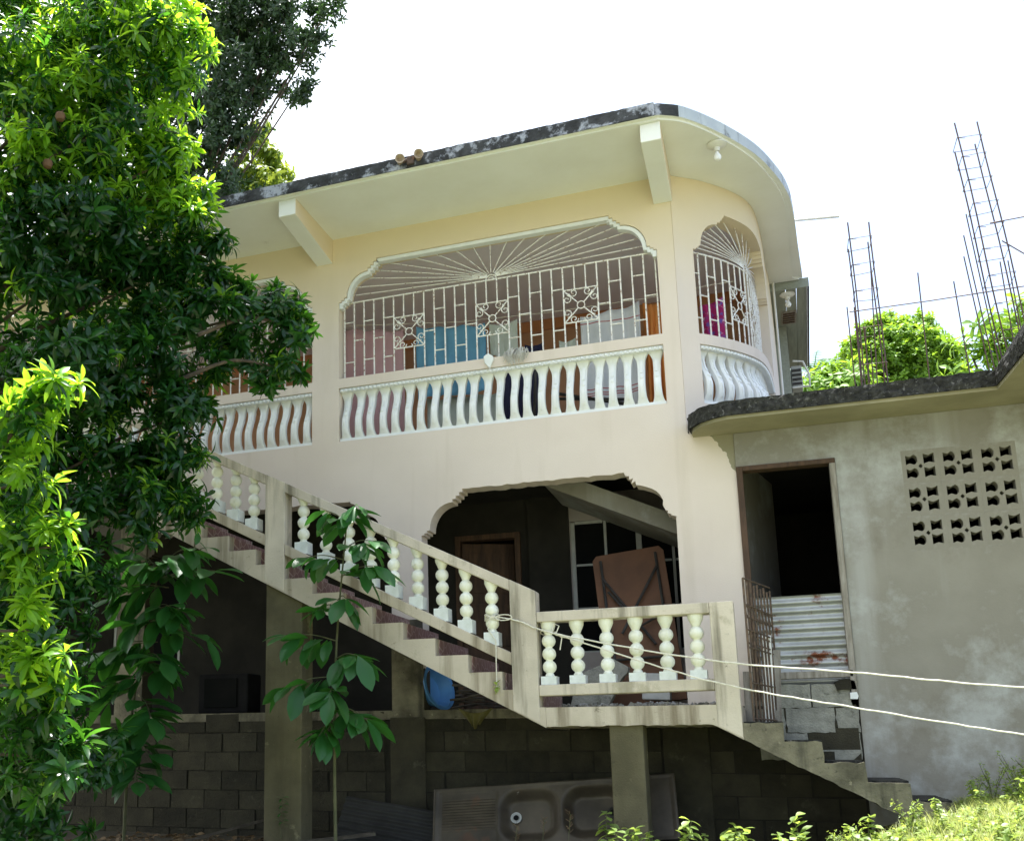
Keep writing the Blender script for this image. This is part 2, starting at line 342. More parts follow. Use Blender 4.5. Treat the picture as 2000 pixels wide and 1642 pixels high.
# ------------------------------------------------------------------ ground
def gz(x, y):
    def ss(a, b, t): t = max(0, min(1, (t-a)/(b-a))); return t*t*(3-2*t)
    z = -.86+.42*ss(-.2, 1.5, x)*ss(-6, -1.5, y)
    z -= .09*max(0, -1.6-y) if y > -14 else .09*12.4
    z += .03*mnoise.noise(Vector((x*1.3, y*1.3, 0)))
    return z
def ground():
    xs = sorted(set([-400, -150, -60, -30]+[-16+.4*i for i in range(66)]+[14, 25, 60, 150, 400]))
    ys = sorted(set([-200, -60, -25]+[-14+.4*i for i in range(80)]+[22, 30, 60, 150, 400, 900]))
    mb = MB(); v = [(x, y, gz(x, y)) for y in ys for x in xs]; n = len(xs)
    f = [(j*n+i, j*n+i+1, (j+1)*n+i+1, (j+1)*n+i) for j in range(len(ys)-1) for i in range(n-1)]
    mb.add(v, f); struct(part('ground', mb, M['soil'], smooth=True))
ground()
def lawn():
    mb = MB(); xs = [-30, -16, -8]+[-4+.4*i for i in range(24)]+[8, 14, 30]; ys = [-40, -25]+[-14+.4*i for i in range(31)]
    v = []
    for y in ys:
        for x in xs:
            ye = -1.9+.25*mnoise.noise(Vector((x*2, 3, 0)))+(.75 if x > .9 else 0); yy = min(y, ye) if y > -2.3 else y
            v.append((x, yy, gz(x, yy)+.006))
    n = len(xs); mb.add(v, [(j*n+i, j*n+i+1, (j+1)*n+i+1, (j+1)*n+i) for j in range(len(ys)-1) for i in range(n-1)])
    struct(part('lawn', mb, M['lawn'], smooth=True))
lawn()

# ------------------------------------------------------------------ house
house = thing('house', (-3, 0, -.8), 'two storey cream house with curved corner balcony and white arched grilles', 'house')
CW = catmull([(-.6, 0), (-.566, .03), (-.314, .239), (-.029, .598), (.131, .978), (.205, 1.65), (.237, 2.47), (.28, 3.12), (.36, 6.0)], 8)
CS = [0.0]
for a, b in zip(CW, CW[1:]): CS.append(CS[-1]+(b-a).length)
def cpos(s, d=0.0):      # point on the curved wall line at arc length s, d inwards
    s = max(0, min(CS[-1]-1e-4, s))
    i = max(0, np.searchsorted(CS, s, side='right')-1); i = min(i, len(CW)-2)
    t = (s-CS[i])/(CS[i+1]-CS[i]); p = CW[i].lerp(CW[i+1], t)
    a = (cdir(i).lerp(cdir(i+1), t)).normalized()
    return Vector((p.x-a.y*d, p.y+a.x*d))
def cdir(i):
    return (CW[min(i+1, len(CW)-1)]-CW[max(i-1, 0)]).normalized()

JT, AT = 4.70, 5.172     # jamb top, arch top
def arch_corner(rough=0):  # offsets (inward, up) from jamb top to flat top
    pts = [(0, 0), (0, .03), (.03, .03), (.03, .05), (.06, .05), (.06, .075), (.09, .075)]
    for k in range(1, 9):
        t = k/8*math.pi/2; pts.append((.33-.24*math.cos(t), .075+.27*math.sin(t)))
    pts += [(.33, .375), (.365, .375), (.365, .405), (.40, .405), (.40, .44), (.435, .44), (.435, .472)]
    return pts
def arch_outline(xl, xr, zb, jt, rough=0, seed=1):
    c = arch_corner(); rr = random.Random(seed)
    L = [(xl, zb)]+[(xl+u, jt+v) for u, v in c]
    Rr = [(xr-u, jt+v) for u, v in reversed(c)]+[(xr, zb)]
    if rough:
        x0, x1 = L[-1][0], Rr[0][0]; z = L[-1][1]
        L += [(x0+(x1-x0)*i/28, z+rr.uniform(-rough, rough)*.6) for i in range(1, 28)]
        Rr = [(x+rr.uniform(-rough, rough), z+rr.uniform(-rough, rough)) if i < len(Rr)-1 else (x, z) for i, (x, z) in enumerate(Rr)]
    return L+Rr
BAYS = [(-4.09, -.762), (-7.73, -4.40)]
EXTRA = (-10.1, -8.06)  # unseen further bay, opened to let more light into the verandah
holes = []
for xl, xr in BAYS:
    holes.append(arch_outline(xl, xr, 3.86, JT))
    holes.append([(xl, 3.165), (xl, 3.755), (xr, 3.755), (xr, 3.165)])
holes.append(arch_outline(*EXTRA, 3.165, JT))
LOWJ = 2.06
low_holes = [arch_outline(-3.2, -.757, .36, LOWJ, .012, 3), arch_outline(-6.4, -3.53, .36, LOWJ-.02, .012, 5), arch_outline(-9.4, -6.75, .36, LOWJ, .01, 6)]
mb = MB()
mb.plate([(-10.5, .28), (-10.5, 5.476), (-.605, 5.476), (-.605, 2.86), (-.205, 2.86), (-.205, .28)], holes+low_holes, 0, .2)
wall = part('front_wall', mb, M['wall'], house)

def curve_strip(mb, s0, s1, zlo, zhi, th=.2, d0=0, ds=.06, mi=0):
    n = max(1, int((s1-s0)/ds)); S = [s0+(s1-s0)*i/n for i in range(n+1)]; v = []; f = []
    for s in S:
        a, b = cpos(s, d0), cpos(s, d0+th); l = zlo(s) if callable(zlo) else zlo; h = zhi(s) if callable(zhi) else zhi
        v += [(a.x, a.y, l), (a.x, a.y, h), (b.x, b.y, h), (b.x, b.y, l)]
    for i in range(n):
        o = 4*i
        for k in range(4): f.append((o+k, o+4+k, o+4+(k+1) % 4, o+(k+1) % 4))
    f += [(0, 1, 2, 3), (4*n+3, 4*n+2, 4*n+1, 4*n)]
    mb.add(v, f, mi)
S0, S1 = .21, 2.12
def arch_top(s):
    u = min(s-S0, S1-s)
    c = arch_corner(); z = c[0][1]
    for (u0, v0), (u1, v1) in zip(c, c[1:]):
        if u0 <= u <= u1 and u1 > u0: return JT+v0+(v1-v0)*(u-u0)/(u1-u0)
    return AT
mb = MB()
curve_strip(mb, 0, S0, 2.83, 5.474)
curve_strip(mb, S1, CS[-1], 2.86, 5.474)
curve_strip(mb, S0, S1, 2.83, 3.165)
curve_strip(mb, S0, S1, 3.755, 3.86)
curve_strip(mb, S0, S1, arch_top, 5.474, ds=.0145)
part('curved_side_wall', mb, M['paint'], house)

# roof slab with its stained edge, pale soffit below it
RC = catmull([(-.59, -1.05), (-.376, -.905), (-.09, -.53), (.19, -.04), (.375, .46), (.485, .9), (.54, 1.4), (.6, 2.37), (.648, 3.08)], 5)
roofpoly = [(-10.8, -1.05)]+[(p.x, p.y) for p in RC]+[(.25, 3.08), (.30, 6.2), (-10.8, 6.2)]
mb = MB()
flat = roofpoly; 
mb.plate(roofpoly, [], 5.5, 5.615, axis='z')
slab = part('roof_slab', mb, [M['fascia'], M['fascia_skylit'], M['soffit']], house)
for p in slab.data.polygons:
    if p.normal.z < -.5: p.material_index = 2
for p in slab.data.polygons:      # the curved edge gets a paler bluish tone, sky light put into its colour
    if abs(p.normal.z) < .3 and p.center.x > -.42 and p.center.y < 3.0: p.material_index = 1
mb = MB()
inset = [(-10.7, -1.015)]+[(p.x-.03*max(.2, p.y+1.2)/1.2 if p.y > -.9 else p.x-.012, p.y+.03) for p in RC[:-1]]+[(.61, 3.06), (.26, 3.06), (.28, 6.1), (-10.7, 6.1)]
mb.plate(inset, [], 5.476, 5.5, axis='z')
part('soffit', mb, M['soffit'], house)
# brackets under the eaves
for x0, x1 in ((-4.345, -4.155), (-.762, -.585)):
    mb = MB(); yn, yf = -.99, .0
    b = [(x0, yn, 5.30), (x1, yn, 5.30), (x1, yf, 5.195), (x0, yf, 5.195)]; t = [(x0, yn, 5.475), (x1, yn, 5.475), (x1, yf, 5.475), (x0, yf, 5.475)]
    mb.hexa(b, t, 0); br = part('bracket', mb, [M['soffit'], M['paint']], house, bevel=.006)
    for p in br.data.polygons:
        if abs(p.normal.x) > .7: p.material_index = 1

# arch trim: white band proud of the wall round the upper openings
def trim_band(outline, wd, y0, y1):
    mb = MB(); n = len(outline); P = [Vector(p) for p in outline]; O = []
    for i, p in enumerate(P):
        a = P[max(0, i-1)]; b = P[min(n-1, i+1)]
        t = (b-a).normalized(); O.append(p+Vector((-t.y, t.x))*wd)
    v = []
    for p, q in zip(P, O): v += [(p.x, y0, p.y), (q.x, y0, q.y), (q.x, y1, q.y), (p.x, y1, p.y)]
    f = []
    for i in range(n-1):
        o = 4*i
        for k in range(4): f.append((o+k, o+4+k, o+4+(k+1) % 4, o+(k+1) % 4))
    f += [(0, 1, 2, 3), (4*n-1, 4*n-2, 4*n-3, 4*n-4)]
    mb.add(v, f); return mb
for xl, xr in BAYS:
    part('arch_trim', trim_band(arch_outline(xl+.004, xr-.004, 4.66, JT-.005), -.038, .012, .085), M['white'], house)

# grilles -----------------------------------------------------------
def ring(mp, cu, cz, r, a0, a1, n): return [mp(cu+r*math.cos(a0+(a1-a0)*i/n), cz+r*math.sin(a0+(a1-a0)*i/n)) for i in range(n+1)]
def spiral(mp, cu, cz, r, a0, turns, n=12, sgn=1):
    return [mp(cu+r*(1-.72*i/n)*math.cos(a0+sgn*turns*2*math.pi*i/n), cz+r*(1-.72*i/n)*math.sin(a0+sgn*turns*2*math.pi*i/n)) for i in range(n+1)]
def grille(mp, L, groups, parent, topz, label):
    """mp(u,z) -> world point; L length; groups of intervals with a scroll panel between them."""
    g = inst('window_grille', None, parent, label=label)
    zb, zt = 3.862, 4.745; H = zt-zb
    n = sum(groups)+3*(len(groups)-1); du = L/n
    bars = []; panels = []; i = 0
    for gi, k in enumerate(groups):
        for q in range(k+1): bars.append(i+q)
        i += k
        if gi < len(groups)-1: panels.append(i); i += 3
    bars = sorted(set(bars))
    for b in bars:
        mb = MB(); mb.tube([mp(b*du, zb), mp(b*du, zt)], .0085, 5); part('bar', mb, M['iron'], g)
    mb = MB(); m = max(8, int(L/.12)); mb.tube([mp(L*q/m, zt) for q in range(m+1)], .009, 5); part('rail', mb, M['iron'], g)
    alt = 0
    for a, b in zip(bars, bars[1:]):
        if b-a > 1: continue
        for fr in ((.25, .76) if alt % 2 == 0 else (.5,)):
            z = zt-H*fr+rnd.uniform(-.012, .012); mb = MB(); mb.tube([mp(a*du, z), mp(b*du, z)], .007, 5); part('cross_tie', mb, M['iron'], g)
        alt += 1
    for p in panels:
        mb = MB(); u0, u1 = p*du, (p+3)*du; z1, z0 = zt-H*.285, zt-H*.68
        for z in (z0, z1): mb.tube([mp(u0+(u1-u0)*q/4, z) for q in range(5)], .0075, 5)
        for uu in (u0+du, u0+2*du):
            mb.tube([mp(uu, z1), mp(uu, zt)], .0075, 5); mb.tube([mp(uu, zb), mp(uu, z0)], .0075, 5)
        cu, cz = (u0+u1)/2, (z0+z1)/2; hx, hz = (u1-u0)/2, (z1-z0)/2
        mb.tube(ring(mp, cu, cz, .038, 0, 2*math.pi, 14), .006, 5, cap=False)
        for sx in (-1, 1):
            for sz in (-1, 1):
                mb.tube([mp(cu+sx*.028, cz+sz*.028), mp(cu+sx*hx, cz+sz*hz)], .0065, 5)
                mb.tube(spiral(mp, cu+sx*hx*.42, cz+sz*hz*.80, hx*.26, math.pi/2-sx*sz*math.pi/2+ (0 if sz > 0 else 0), 1.25, 14, -sx*sz), .005, 5)
                mb.tube(spiral(mp, cu+sx*hx*.80, cz+sz*hz*.42, hx*.26, math.pi/2*(1 if sz > 0 else -1), 1.25, 14, sx*sz), .005, 5)
        part('scroll_panel', mb, M['iron'], g, smooth=True)
    c0 = (L/2, zt+.03)
    for sgn in (-1, 1):
        for a in (2, 5.5, 9.5, 13.5, 18, 24, 32, 45, 64)+((90,) if sgn > 0 else ()):
            t = R(a); d = (sgn*math.cos(t), math.sin(t)); r = .06
            while r < 3:
                u, z = c0[0]+d[0]*r, c0[1]+d[1]*r
                if z > topz(u)-.006 or u < 0 or u > L: break
                r += .01
            m = max(2, int(r/.15)); mb = MB()
            mb.tube([mp(c0[0]+d[0]*(.05+(r-.05)*q/m), c0[1]+d[1]*(.05+(r-.05)*q/m)) for q in range(m+1)], .0048, 5)
            part('sun_ray', mb, M['iron'], g)
    mb = MB(); mb.tube(ring(mp, c0[0], zt, .055, 0, math.pi, 10), .007, 5); mb.tube(ring(mp, c0[0], zt, .03, 0, math.pi, 8), .006, 5); part('sun_hub', mb, M['iron'], g)
    return g
def topz_for(xl, xr):
    c = arch_corner()
    def f(u):
        x = min(u+.03, (xr-xl)-u-.03); z = JT
        for (a, v0), (b, v1) in zip(c, c[1:]):
            if a <= x <= b and b > a: return JT+v0+(v1-v0)*(x-a)/(b-a)
        return AT if x > c[-1][0] else JT
    return f
for i, (xl, xr) in enumerate(BAYS):
    grille(lambda u, z, xl=xl: Vector((xl+.03+u, .10, z)), xr-xl-.06, [5, 5, 5, 5], house, topz_for(xl, xr),
           ('white iron grille with three scroll panels over the middle balcony' if i == 0 else 'white iron grille half hidden by the leafy branch'))
grille(lambda u, z: Vector((*cpos(S0+.02+u, .10), z)), S1-S0-.04, [5, 1, 5], house, lambda u: arch_top(S0+.02+u), 'white iron grille bent round the curved corner')

# belly balustrades ---------------------------------------------------
def belly_mesh(flip):
    mb = MB(); H = .59
    prof = [(0, .025), (.08, .045), (.2, .058), (.32, .045), (.45, .005), (.58, -.03), (.7, -.042), (.82, -.03), (.92, .0), (1, .03)]
    lw = [(0, .069), (.09, .067), (.125, .058), (.16, .050), (.22, .040), (.5, .036), (.7, .037), (.85, .042), (.93, .058), (1, .069)]      # towards a round slot
    rw = [(0, .069), (.05, .068), (.10, .052), (.16, .036), (.24, .030), (.4, .028), (.7, .029), (.86, .034), (.95, .055), (1, .069)]      # towards a pointed slot
    ip = lambda T_, t: float(np.interp(t, [a for a, b in T_], [b for a, b in T_]))
    ts = [0, .05, .09, .11, .13, .16, .20, .26, .34, .42, .5, .58, .66, .74, .82, .88, .93, .97, 1]
    v = []
    for t in ts:
        d = ip(prof, t); l, r = ip(lw, t), ip(rw, t)
        if flip: l, r = r, l
        z = H*(1-t)
        v += [(-l, d+.014, z), (-l*.55, d, z), (r*.55, d, z), (r, d+.014, z), (r, d+.062, z), (-l, d+.062, z)]
    f = []
    for i in range(len(ts)-1):
        o = 6*i
        for k in range(6): f.append((o+k, o+(k+1) % 6, o+6+(k+1) % 6, o+6+k))
    mb.add(v, f+[(5, 4, 3, 2, 1, 0)])
    # raised ornament: two ribs and a rosette on the belly
    for t0, t1 in ((.2, .42), (.62, .86)):
        for q in range(4):
            ta, tb = t0+(t1-t0)*q/4, t0+(t1-t0)*(q+1)/4
            b = [(sx, ip(prof, tt)-e, H*(1-tt)) for tt, sx, e in ((ta, -.011, 0), (ta, .011, 0), (tb, .011, 0), (tb, -.011, 0))]
            tpp = [(x, y-.009, z) for x, y, z in b]; mb.hexa(b, tpp)
    dd = ip(prof, .52); mb.lathe([(.02, -.004), (.02, .006), (.008, .012)], n=8, mtx=T((0, dd, H*.48)) @ Matrix.Rotation(R(90), 4, 'X'))
    return mb.mesh('belly_baluster', M['white'], True)
BEL = [belly_mesh(False), belly_mesh(True)]
def balustrade(mp, ang, L, parent, label):
    """mp(u,d) -> (x,y); ang(u) -> rotation about z."""
    g = inst('balustrade', None, parent, label=label)
    n = round(L/.1375); du = L/n
    for i in range(n):
        u = (i+.5)*du; p = mp(u, .02)
        o = inst('baluster', BEL[i % 2], g, T((p[0], p[1], 3.165)) @ Matrix.Rotation(ang(u)+rnd.uniform(-.035, .035), 4, 'Z') @ Matrix.Rotation(rnd.uniform(-.012, .012), 4, 'Y') @ Matrix.Diagonal((du/.1375, 1, 1, 1)))
    m = max(1, int(L/.08))
    for nm, z0, z1, d0, d1 in (('top_band', 3.715, 3.752, .02, .12), ('bottom_band', 3.168, 3.20, .022, .135)):
        mb = MB()
        for q in range(m):
            a, b = mp(L*q/m, d0), mp(L*(q+1)/m, d0); c, d = mp(L*(q+1)/m, d1), mp(L*q/m, d1)
            mb.hexa([(a[0], a[1], z0), (b[0], b[1], z0), (c[0], c[1], z0), (d[0], d[1], z0)], [(a[0], a[1], z1), (b[0], b[1], z1), (c[0], c[1], z1), (d[0], d[1], z1)])
        part(nm, mb, M['white'], g)
    mb = MB(); k = int(L/.046)
    for q in range(k):
        p = mp((q+.5)*L/k, .016)
        mb.lathe([(.004, -.018), (.014, -.012), (.018, 0), (.014, .012), (.004, .018)], (p[0], p[1], 3.728), 6)
    part('bead_row', mb, M['white'], g, smooth=True, kind='stuff')
for i, (xl, xr) in enumerate(BAYS):
    balustrade(lambda u, d, xl=xl: (xl+.006+u, d), lambda u: 0, xr-xl-.012, house, 'white belly balusters below the middle grille' if i == 0 else 'white belly balusters behind the leaning tree')
def cang(u):
    a, b = cpos(S0+u-.01), cpos(S0+u+.01); return math.atan2(b.y-a.y, b.x-a.x)
balustrade(lambda u, d: tuple(cpos(S0+.01+u, d)), cang, S1-S0-.02, house, 'white belly balusters round the curved corner')

# verandah rooms --------------------------------------------------------
inn = [(-10.2, .205), (-.72, .205)]+[tuple(cpos(s, .19)) for s in np.arange(.35, 3.0, .15)]
inn = inn+[(inn[-1][0], 2.78), (-10.2, 2.78)]
mb = MB(); mb.plate(inn, [], 5.34, 5.46, axis='z'); part('ceiling', mb, M['ceil'], house)
mb = MB(); mb.plate(inn, [], 2.96, 3.12, axis='z'); part('floor', mb, M['ceil'], house)
mb = MB(); mb.box(-10.3, .12, 2.79, 2.9, 3.0, 5.45); part('back_wall', mb, M['inner'], house)
mb = MB(); mb.box(-10.2, .08, 2.765, 2.788, 5.20, 5.338); part('trim', mb, M['innertrim'], house)
mb = MB(); mb.box(-1.75, -.95, 2.76, 2.788, 3.12, 5.0); mb.box(-1.69, -1.01, 2.735, 2.758, 3.16, 4.94); part('inner_door', mb, M['innertrim'], house)
mb = MB(); mb.box(-10.3, -10.2, .2, 2.79, 0.3, 5.4); part('end_wall', mb, M['dimwall'], house)
# lower verandah
mb = MB(); mb.plate([(-10.2, .205), (-.45, .205), (-.45, 1.7), (-10.2, 1.7)], [], .24, .375, axis='z'); part('lower_floor', mb, M['oldconc'], house)
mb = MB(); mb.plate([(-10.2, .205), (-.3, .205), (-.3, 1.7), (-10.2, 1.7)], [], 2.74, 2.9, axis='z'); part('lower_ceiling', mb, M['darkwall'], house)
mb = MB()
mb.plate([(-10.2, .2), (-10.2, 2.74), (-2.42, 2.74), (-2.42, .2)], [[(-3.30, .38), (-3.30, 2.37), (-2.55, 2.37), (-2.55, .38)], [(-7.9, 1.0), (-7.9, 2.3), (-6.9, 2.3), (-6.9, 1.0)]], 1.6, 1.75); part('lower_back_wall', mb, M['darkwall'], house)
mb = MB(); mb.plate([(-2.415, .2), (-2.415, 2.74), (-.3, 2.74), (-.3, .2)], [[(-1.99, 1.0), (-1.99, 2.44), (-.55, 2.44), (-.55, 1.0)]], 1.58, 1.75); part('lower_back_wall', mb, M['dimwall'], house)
mb = MB(); mb.box(-2.45, -2.0, 1.53, 1.578, .375, 2.735); part('pilaster', mb, M['darkwall'], house)
mb = MB(); mb.box(-.45, -.3, .2, 1.6, .2, 2.74); part('lower_side_wall', mb, M['dimwall'], house)
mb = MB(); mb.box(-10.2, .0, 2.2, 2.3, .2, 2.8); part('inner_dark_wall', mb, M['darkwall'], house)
# rising soffit of an inside stair
mb = MB()
mb.hexa([(-2.05, .55, 2.62), (-.46, .55, 1.86), (-.46, 1.5, 1.86), (-2.05, 1.5, 2.62)], [(-1.9, .55, 2.738), (-.46, .55, 2.05), (-.46, 1.5, 2.05), (-1.9, 1.5, 2.738)])
part('stair_soffit', mb, M['plaster'], house)
# lower door
dr = inst('door', None, house, label='dark wooden door standing ajar behind the lower arch')
mb = MB(); mb.box(-3.30, -3.24, 1.56, 1.7, .38, 2.37); mb.box(-2.61, -2.55, 1.56, 1.7, .38, 2.37); mb.box(-3.24, -2.61, 1.56, 1.7, 2.31, 2.37); part('door_frame', mb, M['wood'], dr)
mb = MB(); rot = T((-3.23, 1.6, 0)) @ Matrix.Rotation(R(24), 4, 'Z')
mb.box(0, .6, 0, .04, .39, 2.29, mtx=rot)
for x0 in (.07, .33):
    for z0, z1 in ((.5, 1.0), (1.12, 1.6), (1.72, 2.18)): mb.box(x0, x0+.2, -.012, -.001, z0, z1, mtx=rot)
part('door_leaf', mb, M['wood'], dr, bevel=.006)
def window(x0, x1, z0, z1, y, nx, nz, lab):
    w_ = inst('window', None, house, label=lab); mb = MB(); t = .028
    for i in range(nx+1):
        x = x0+(x1-x0)*i/nx; k = t*(1.6 if i in (0, nx) else 1 if i != 2 else 2.0)/2; mb.box(x-k, x+k, y, y+.05, z0, z1)
    for j in range(nz+1):
        z = z0+(z1-z0)*j/nz; k = t*(1.5 if j in (0, nz) else .8)/2
        for i in range(nx): mb.box(x0+(x1-x0)*i/nx+t*.9, x0+(x1-x0)*(i+1)/nx-t*.9, y+.004, y+.044, z-k, z+k)
    part('window_frame', mb, M['alu'], w_)
    pm = MB(); pm.box(0, (x1-x0)/nx-t, 0, .006, 0, (z1-z0)/nz-t*.8); pme = pm.mesh('pane', M['glass'])
    for i in range(nx):
        for j in range(nz): inst('pane', pme, w_, T((x0+(x1-x0)*i/nx+t/2, y+.02, z0+(z1-z0)*j/nz+t*.4)))
window(-1.97, -.57, 1.0, 2.43, 1.60, 4, 3, 'metal framed window behind the leaning brown board')
window(-7.88, -6.92, 1.0, 2.28, 1.62, 2, 2, 'pale framed window in the dark at the far end')

# foundation of separate blocks under the house
fnd = MB(); fnd.box(-9.8, .612, .009, .2, -1.2, .274)
fw = part('foundation_wall', fnd, M['mortar'], house)
def block_mesh(L, H, m, seed):
    rr = random.Random(seed); mb = MB(); j = lambda: rr.uniform(-.004, .004)
    b = [(j(), j(), j()), (L+j(), j(), j()), (L+j(), .06, j()), (j(), .06, j())]; t = [(x+j()*.4, y+j(), H+j()) for x, y, z in b]
    mb.hexa(b, t); return mb.mesh('concrete_block', m)
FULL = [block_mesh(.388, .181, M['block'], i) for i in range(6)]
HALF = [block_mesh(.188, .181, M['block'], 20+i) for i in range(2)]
cols_x = [(-3.55, -3.19), (-.99, -.60)]
def place_blocks():
    for j in range(8):
        z = .365-.192*(j+1)
        if z < -1.05: break
        x = -8.4-(.2 if j % 2 else 0)
        while x < .6:
            a, b = x, x+.386
            if not any(b > c0+.02 and a < c1-.02 for c0, c1 in cols_x) and b < .62 and z+.17 > gz(x, 0)-.05:
                o = inst('concrete_block', rnd.choice(FULL), fw, T((x+rnd.uniform(-.004, .004), rnd.uniform(-.005, .003), z+rnd.uniform(-.002, .002))) @ Matrix.Rotation(rnd.uniform(-.006, .006), 4, 'Y') @ Matrix.Rotation(rnd.uniform(-.004, .004), 4, 'Z'))
            else:
                for h0 in (x, x+.2):
                    if not any(h0+.186 > c0+.02 and h0 < c1-.02 for c0, c1 in cols_x) and h0+.186 < .62 and z+.17 > gz(h0, 0)-.05:
                        inst('concrete_block', rnd.choice(HALF), fw, T((h0, rnd.uniform(-.004, .004), z)))
            x += .40
place_blocks()
for c0, c1 in cols_x:
    mb = MB(); mb.box(c0, c1, -.02, .008, -1.2, .279 if c0 > -2 else .30)
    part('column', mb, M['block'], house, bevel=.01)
mb = MB(); mb.box(-9.8, -.765, -.008, -.001, .281, .366); mb.box(-3.528, -3.202, -.009, -.001, .367, 1.25); mb.box(-6.748, -6.402, -.009, -.001, .367, 2.5); mb.box(-10, -9.402, -.009, -.001, .367, 2.7); part('floor_edge', mb, M['oldconc'], house)

# timber eave at the back of the curved corner
ev = inst('timber_eave', None, house)
px = [.22, .33, .45, .57, .69]
for a, b in zip(px, px[1:]):
    mb = MB(); k = .02
    mb.hexa([(a+.003, 3.09, 5.385), (b-.003, 3.09, 5.385), (b+.06, 6.05, 5.385), (a+.05, 6.05, 5.385)], [(a+.003, 3.09, 5.405), (b-.003, 3.09, 5.405), (b+.06, 6.05, 5.405), (a+.05, 6.05, 5.405)])
    part('plank', mb, M['timber'], ev)
mb = MB(); mb.box(.2, .712, 3.082, 3.089, 5.384, 5.499); part('end_board', mb, M['timber'], ev)
mb = MB(); mb.hexa([(.692, 3.09, 5.37), (.712, 3.09, 5.37), (.775, 6.06, 5.37), (.755, 6.06, 5.37)], [(.692, 3.09, 5.50), (.712, 3.09, 5.50), (.775, 6.06, 5.50), (.755, 6.06, 5.50)])
part('fascia_board', mb, M['metal_dark'], ev)
mb = MB(); mb.box(.40, .58, 3.78, 4.22, 5.372, 5.384); vt = part('eave_vent', mb, M['greywood'], ev)
mb = MB()
for i in range(5): mb.box(.42, .56, 3.83+.075*i, 3.86+.075*i, 5.362, 5.371)
part('vent_slats', mb, M['wood'], ev)
mb = MB(); mb.tube([(.318, 3.0, 5.46), (.318, 3.0, 2.9)], .012, 8); part('drain_pipe', mb, M['pvc'], house, smooth=True)
# timber rear wing of the house under the timber eave
mb = MB(); mb.box(.30, .46, 4.3, 5.9, 3.2, 5.38); part('rear_wall', mb, M['timber'], house)
mb = MB(); mb.plate([(-10.6, 2.95), (.25, 2.95), (.34, 5.95), (-10.6, 5.95)], [], 2.86, 5.47, axis='z'); part('rear_block', mb, M['dimwall'], house)

def ceiling_bulb(loc, lab):
    t = thing('ceiling_lamp', loc, lab, 'lamp')
    x, y, z = loc; mb = MB(); mb.lathe([(.085, 0), (.09, -.012), (.07, -.028), (.03, -.04), (.026, -.075)], loc, 14); part('lamp_holder', mb, M['pvc'], t, smooth=True)
    mb = MB(); mb.lathe([(.014, -.08), (.018, -.095), (.032, -.12), (.036, -.14), (.026, -.165), (.004, -.175)], loc, 14); part('bulb', mb, M['bulb'], t, smooth=True)
ceiling_bulb((-.14, -.41, 5.472), 'white bulb in round holder under the curved concrete eave')
ceiling_bulb((.47, 3.22, 5.382), 'white bulb under the grey timber eave')

# ------------------------------------------------------------------ staircase
st = thing('staircase', (-2, -.6, -.8), 'concrete outside staircase with turned balusters and landing before the house', 'staircase')
XK = lambda k: -2.155-.2925*k
ZK = lambda k: .635+.1525*k
pts = [(-1.80, .165)]
pts += [(-7.35, .165+.524*5.55)]
pts += [(-7.35, ZK(17)), (XK(17), ZK(17))]
for k in range(16, -2, -1): pts += [(XK(k+1), ZK(k)), (XK(k), ZK(k))]
pts += [(XK(-1), .333), (-1.80, .333)]
rr = random.Random(4)
mb = MB(); mb.plate(pts, [], -1.1, -.03)
part('upper_flight', mb, M['conc'], st)
mb = MB(); nb = 40
bot = [(-1.798+(-.50+1.798)*i/nb, .178+rr.uniform(-.006, .005)) for i in range(nb+1)]
mb.plate(bot+[(-.47, .165), (-.35, .1), (-.282, .062), (-.282, .331), (-1.798, .331)], [], -1.1, -.03); part('landing', mb, M['conc'], st)
lf = [(-.28, .189), (.01, .189), (.01, .047), (.272, .047), (.272, -.11), (.545, -.11), (.545, -.251), (.834, -.251), (.834, -.388), (1.10, -.388), (1.10, -.75), (1.0, -.62), (-.28, .057)]
def roughen(poly, e=.007, step=.05):
    out = []
    for a, b in zip(poly, poly[1:]+poly[:1]):
        n = max(1, int(math.dist(a, b)/step))
        for i in range(n):
            t = i/n; out.append((a[0]+(b[0]-a[0])*t+rr.uniform(-e, e), a[1]+(b[1]-a[1])*t+rr.uniform(-e, e)))
    return out
mb = MB(); mb.plate(roughen(lf), [], -1.095, -.03); part('lower_flight', mb, M['oldconc'], st)
for k_, (x0, x1, z) in enumerate(((-.27, .0, .189), (.02, .262, .047), (.282, .535, -.11), (.555, .824, -.251), (.844, 1.09, -.388))):
    mb = MB(); mb.plate(roughen([(x0, -1.0), (x1, -.99), (x1, -.05), (x0, -.05)], .012, .05), [], z-.004, z+.012, axis='z'); part('tread_dirt_shade', mb, M['slabdark'], st)  # dirt plus painted shade; bare front edge stands for the sunlit strip
tm = MB(); tm.box(0, .008, -.99, -.06, -.1525+.006, -.004); tme = tm.mesh('riser_tile', M['tile'])
for k in range(-1, 17): inst('riser_tile', tme, st, T((XK(k)+.001, 0, ZK(k))))
def xbar(mb, x0, za, x1, zb, h, y0=-1.1, y1=-.94):   # sloping bar of vertical depth h, given its top edge
    mb.hexa([(x0, y0, za-h), (x1, y0, zb-h), (x1, y1, zb-h), (x0, y1, za-h)], [(x0, y0, za), (x1, y0, zb), (x1, y1, zb), (x0, y1, za)])
UR = lambda x: 1.319-.499*(x+2.068)+.095       # top of the upper rail
LR = lambda x: .787-.515*(x+2.065)             # top of the lower rail
posts = [-2.07, -4.40, -5.60, -7.2]
segs = [(-4.195, -2.071), (-5.49, -4.401), (-7.1, -5.601)]
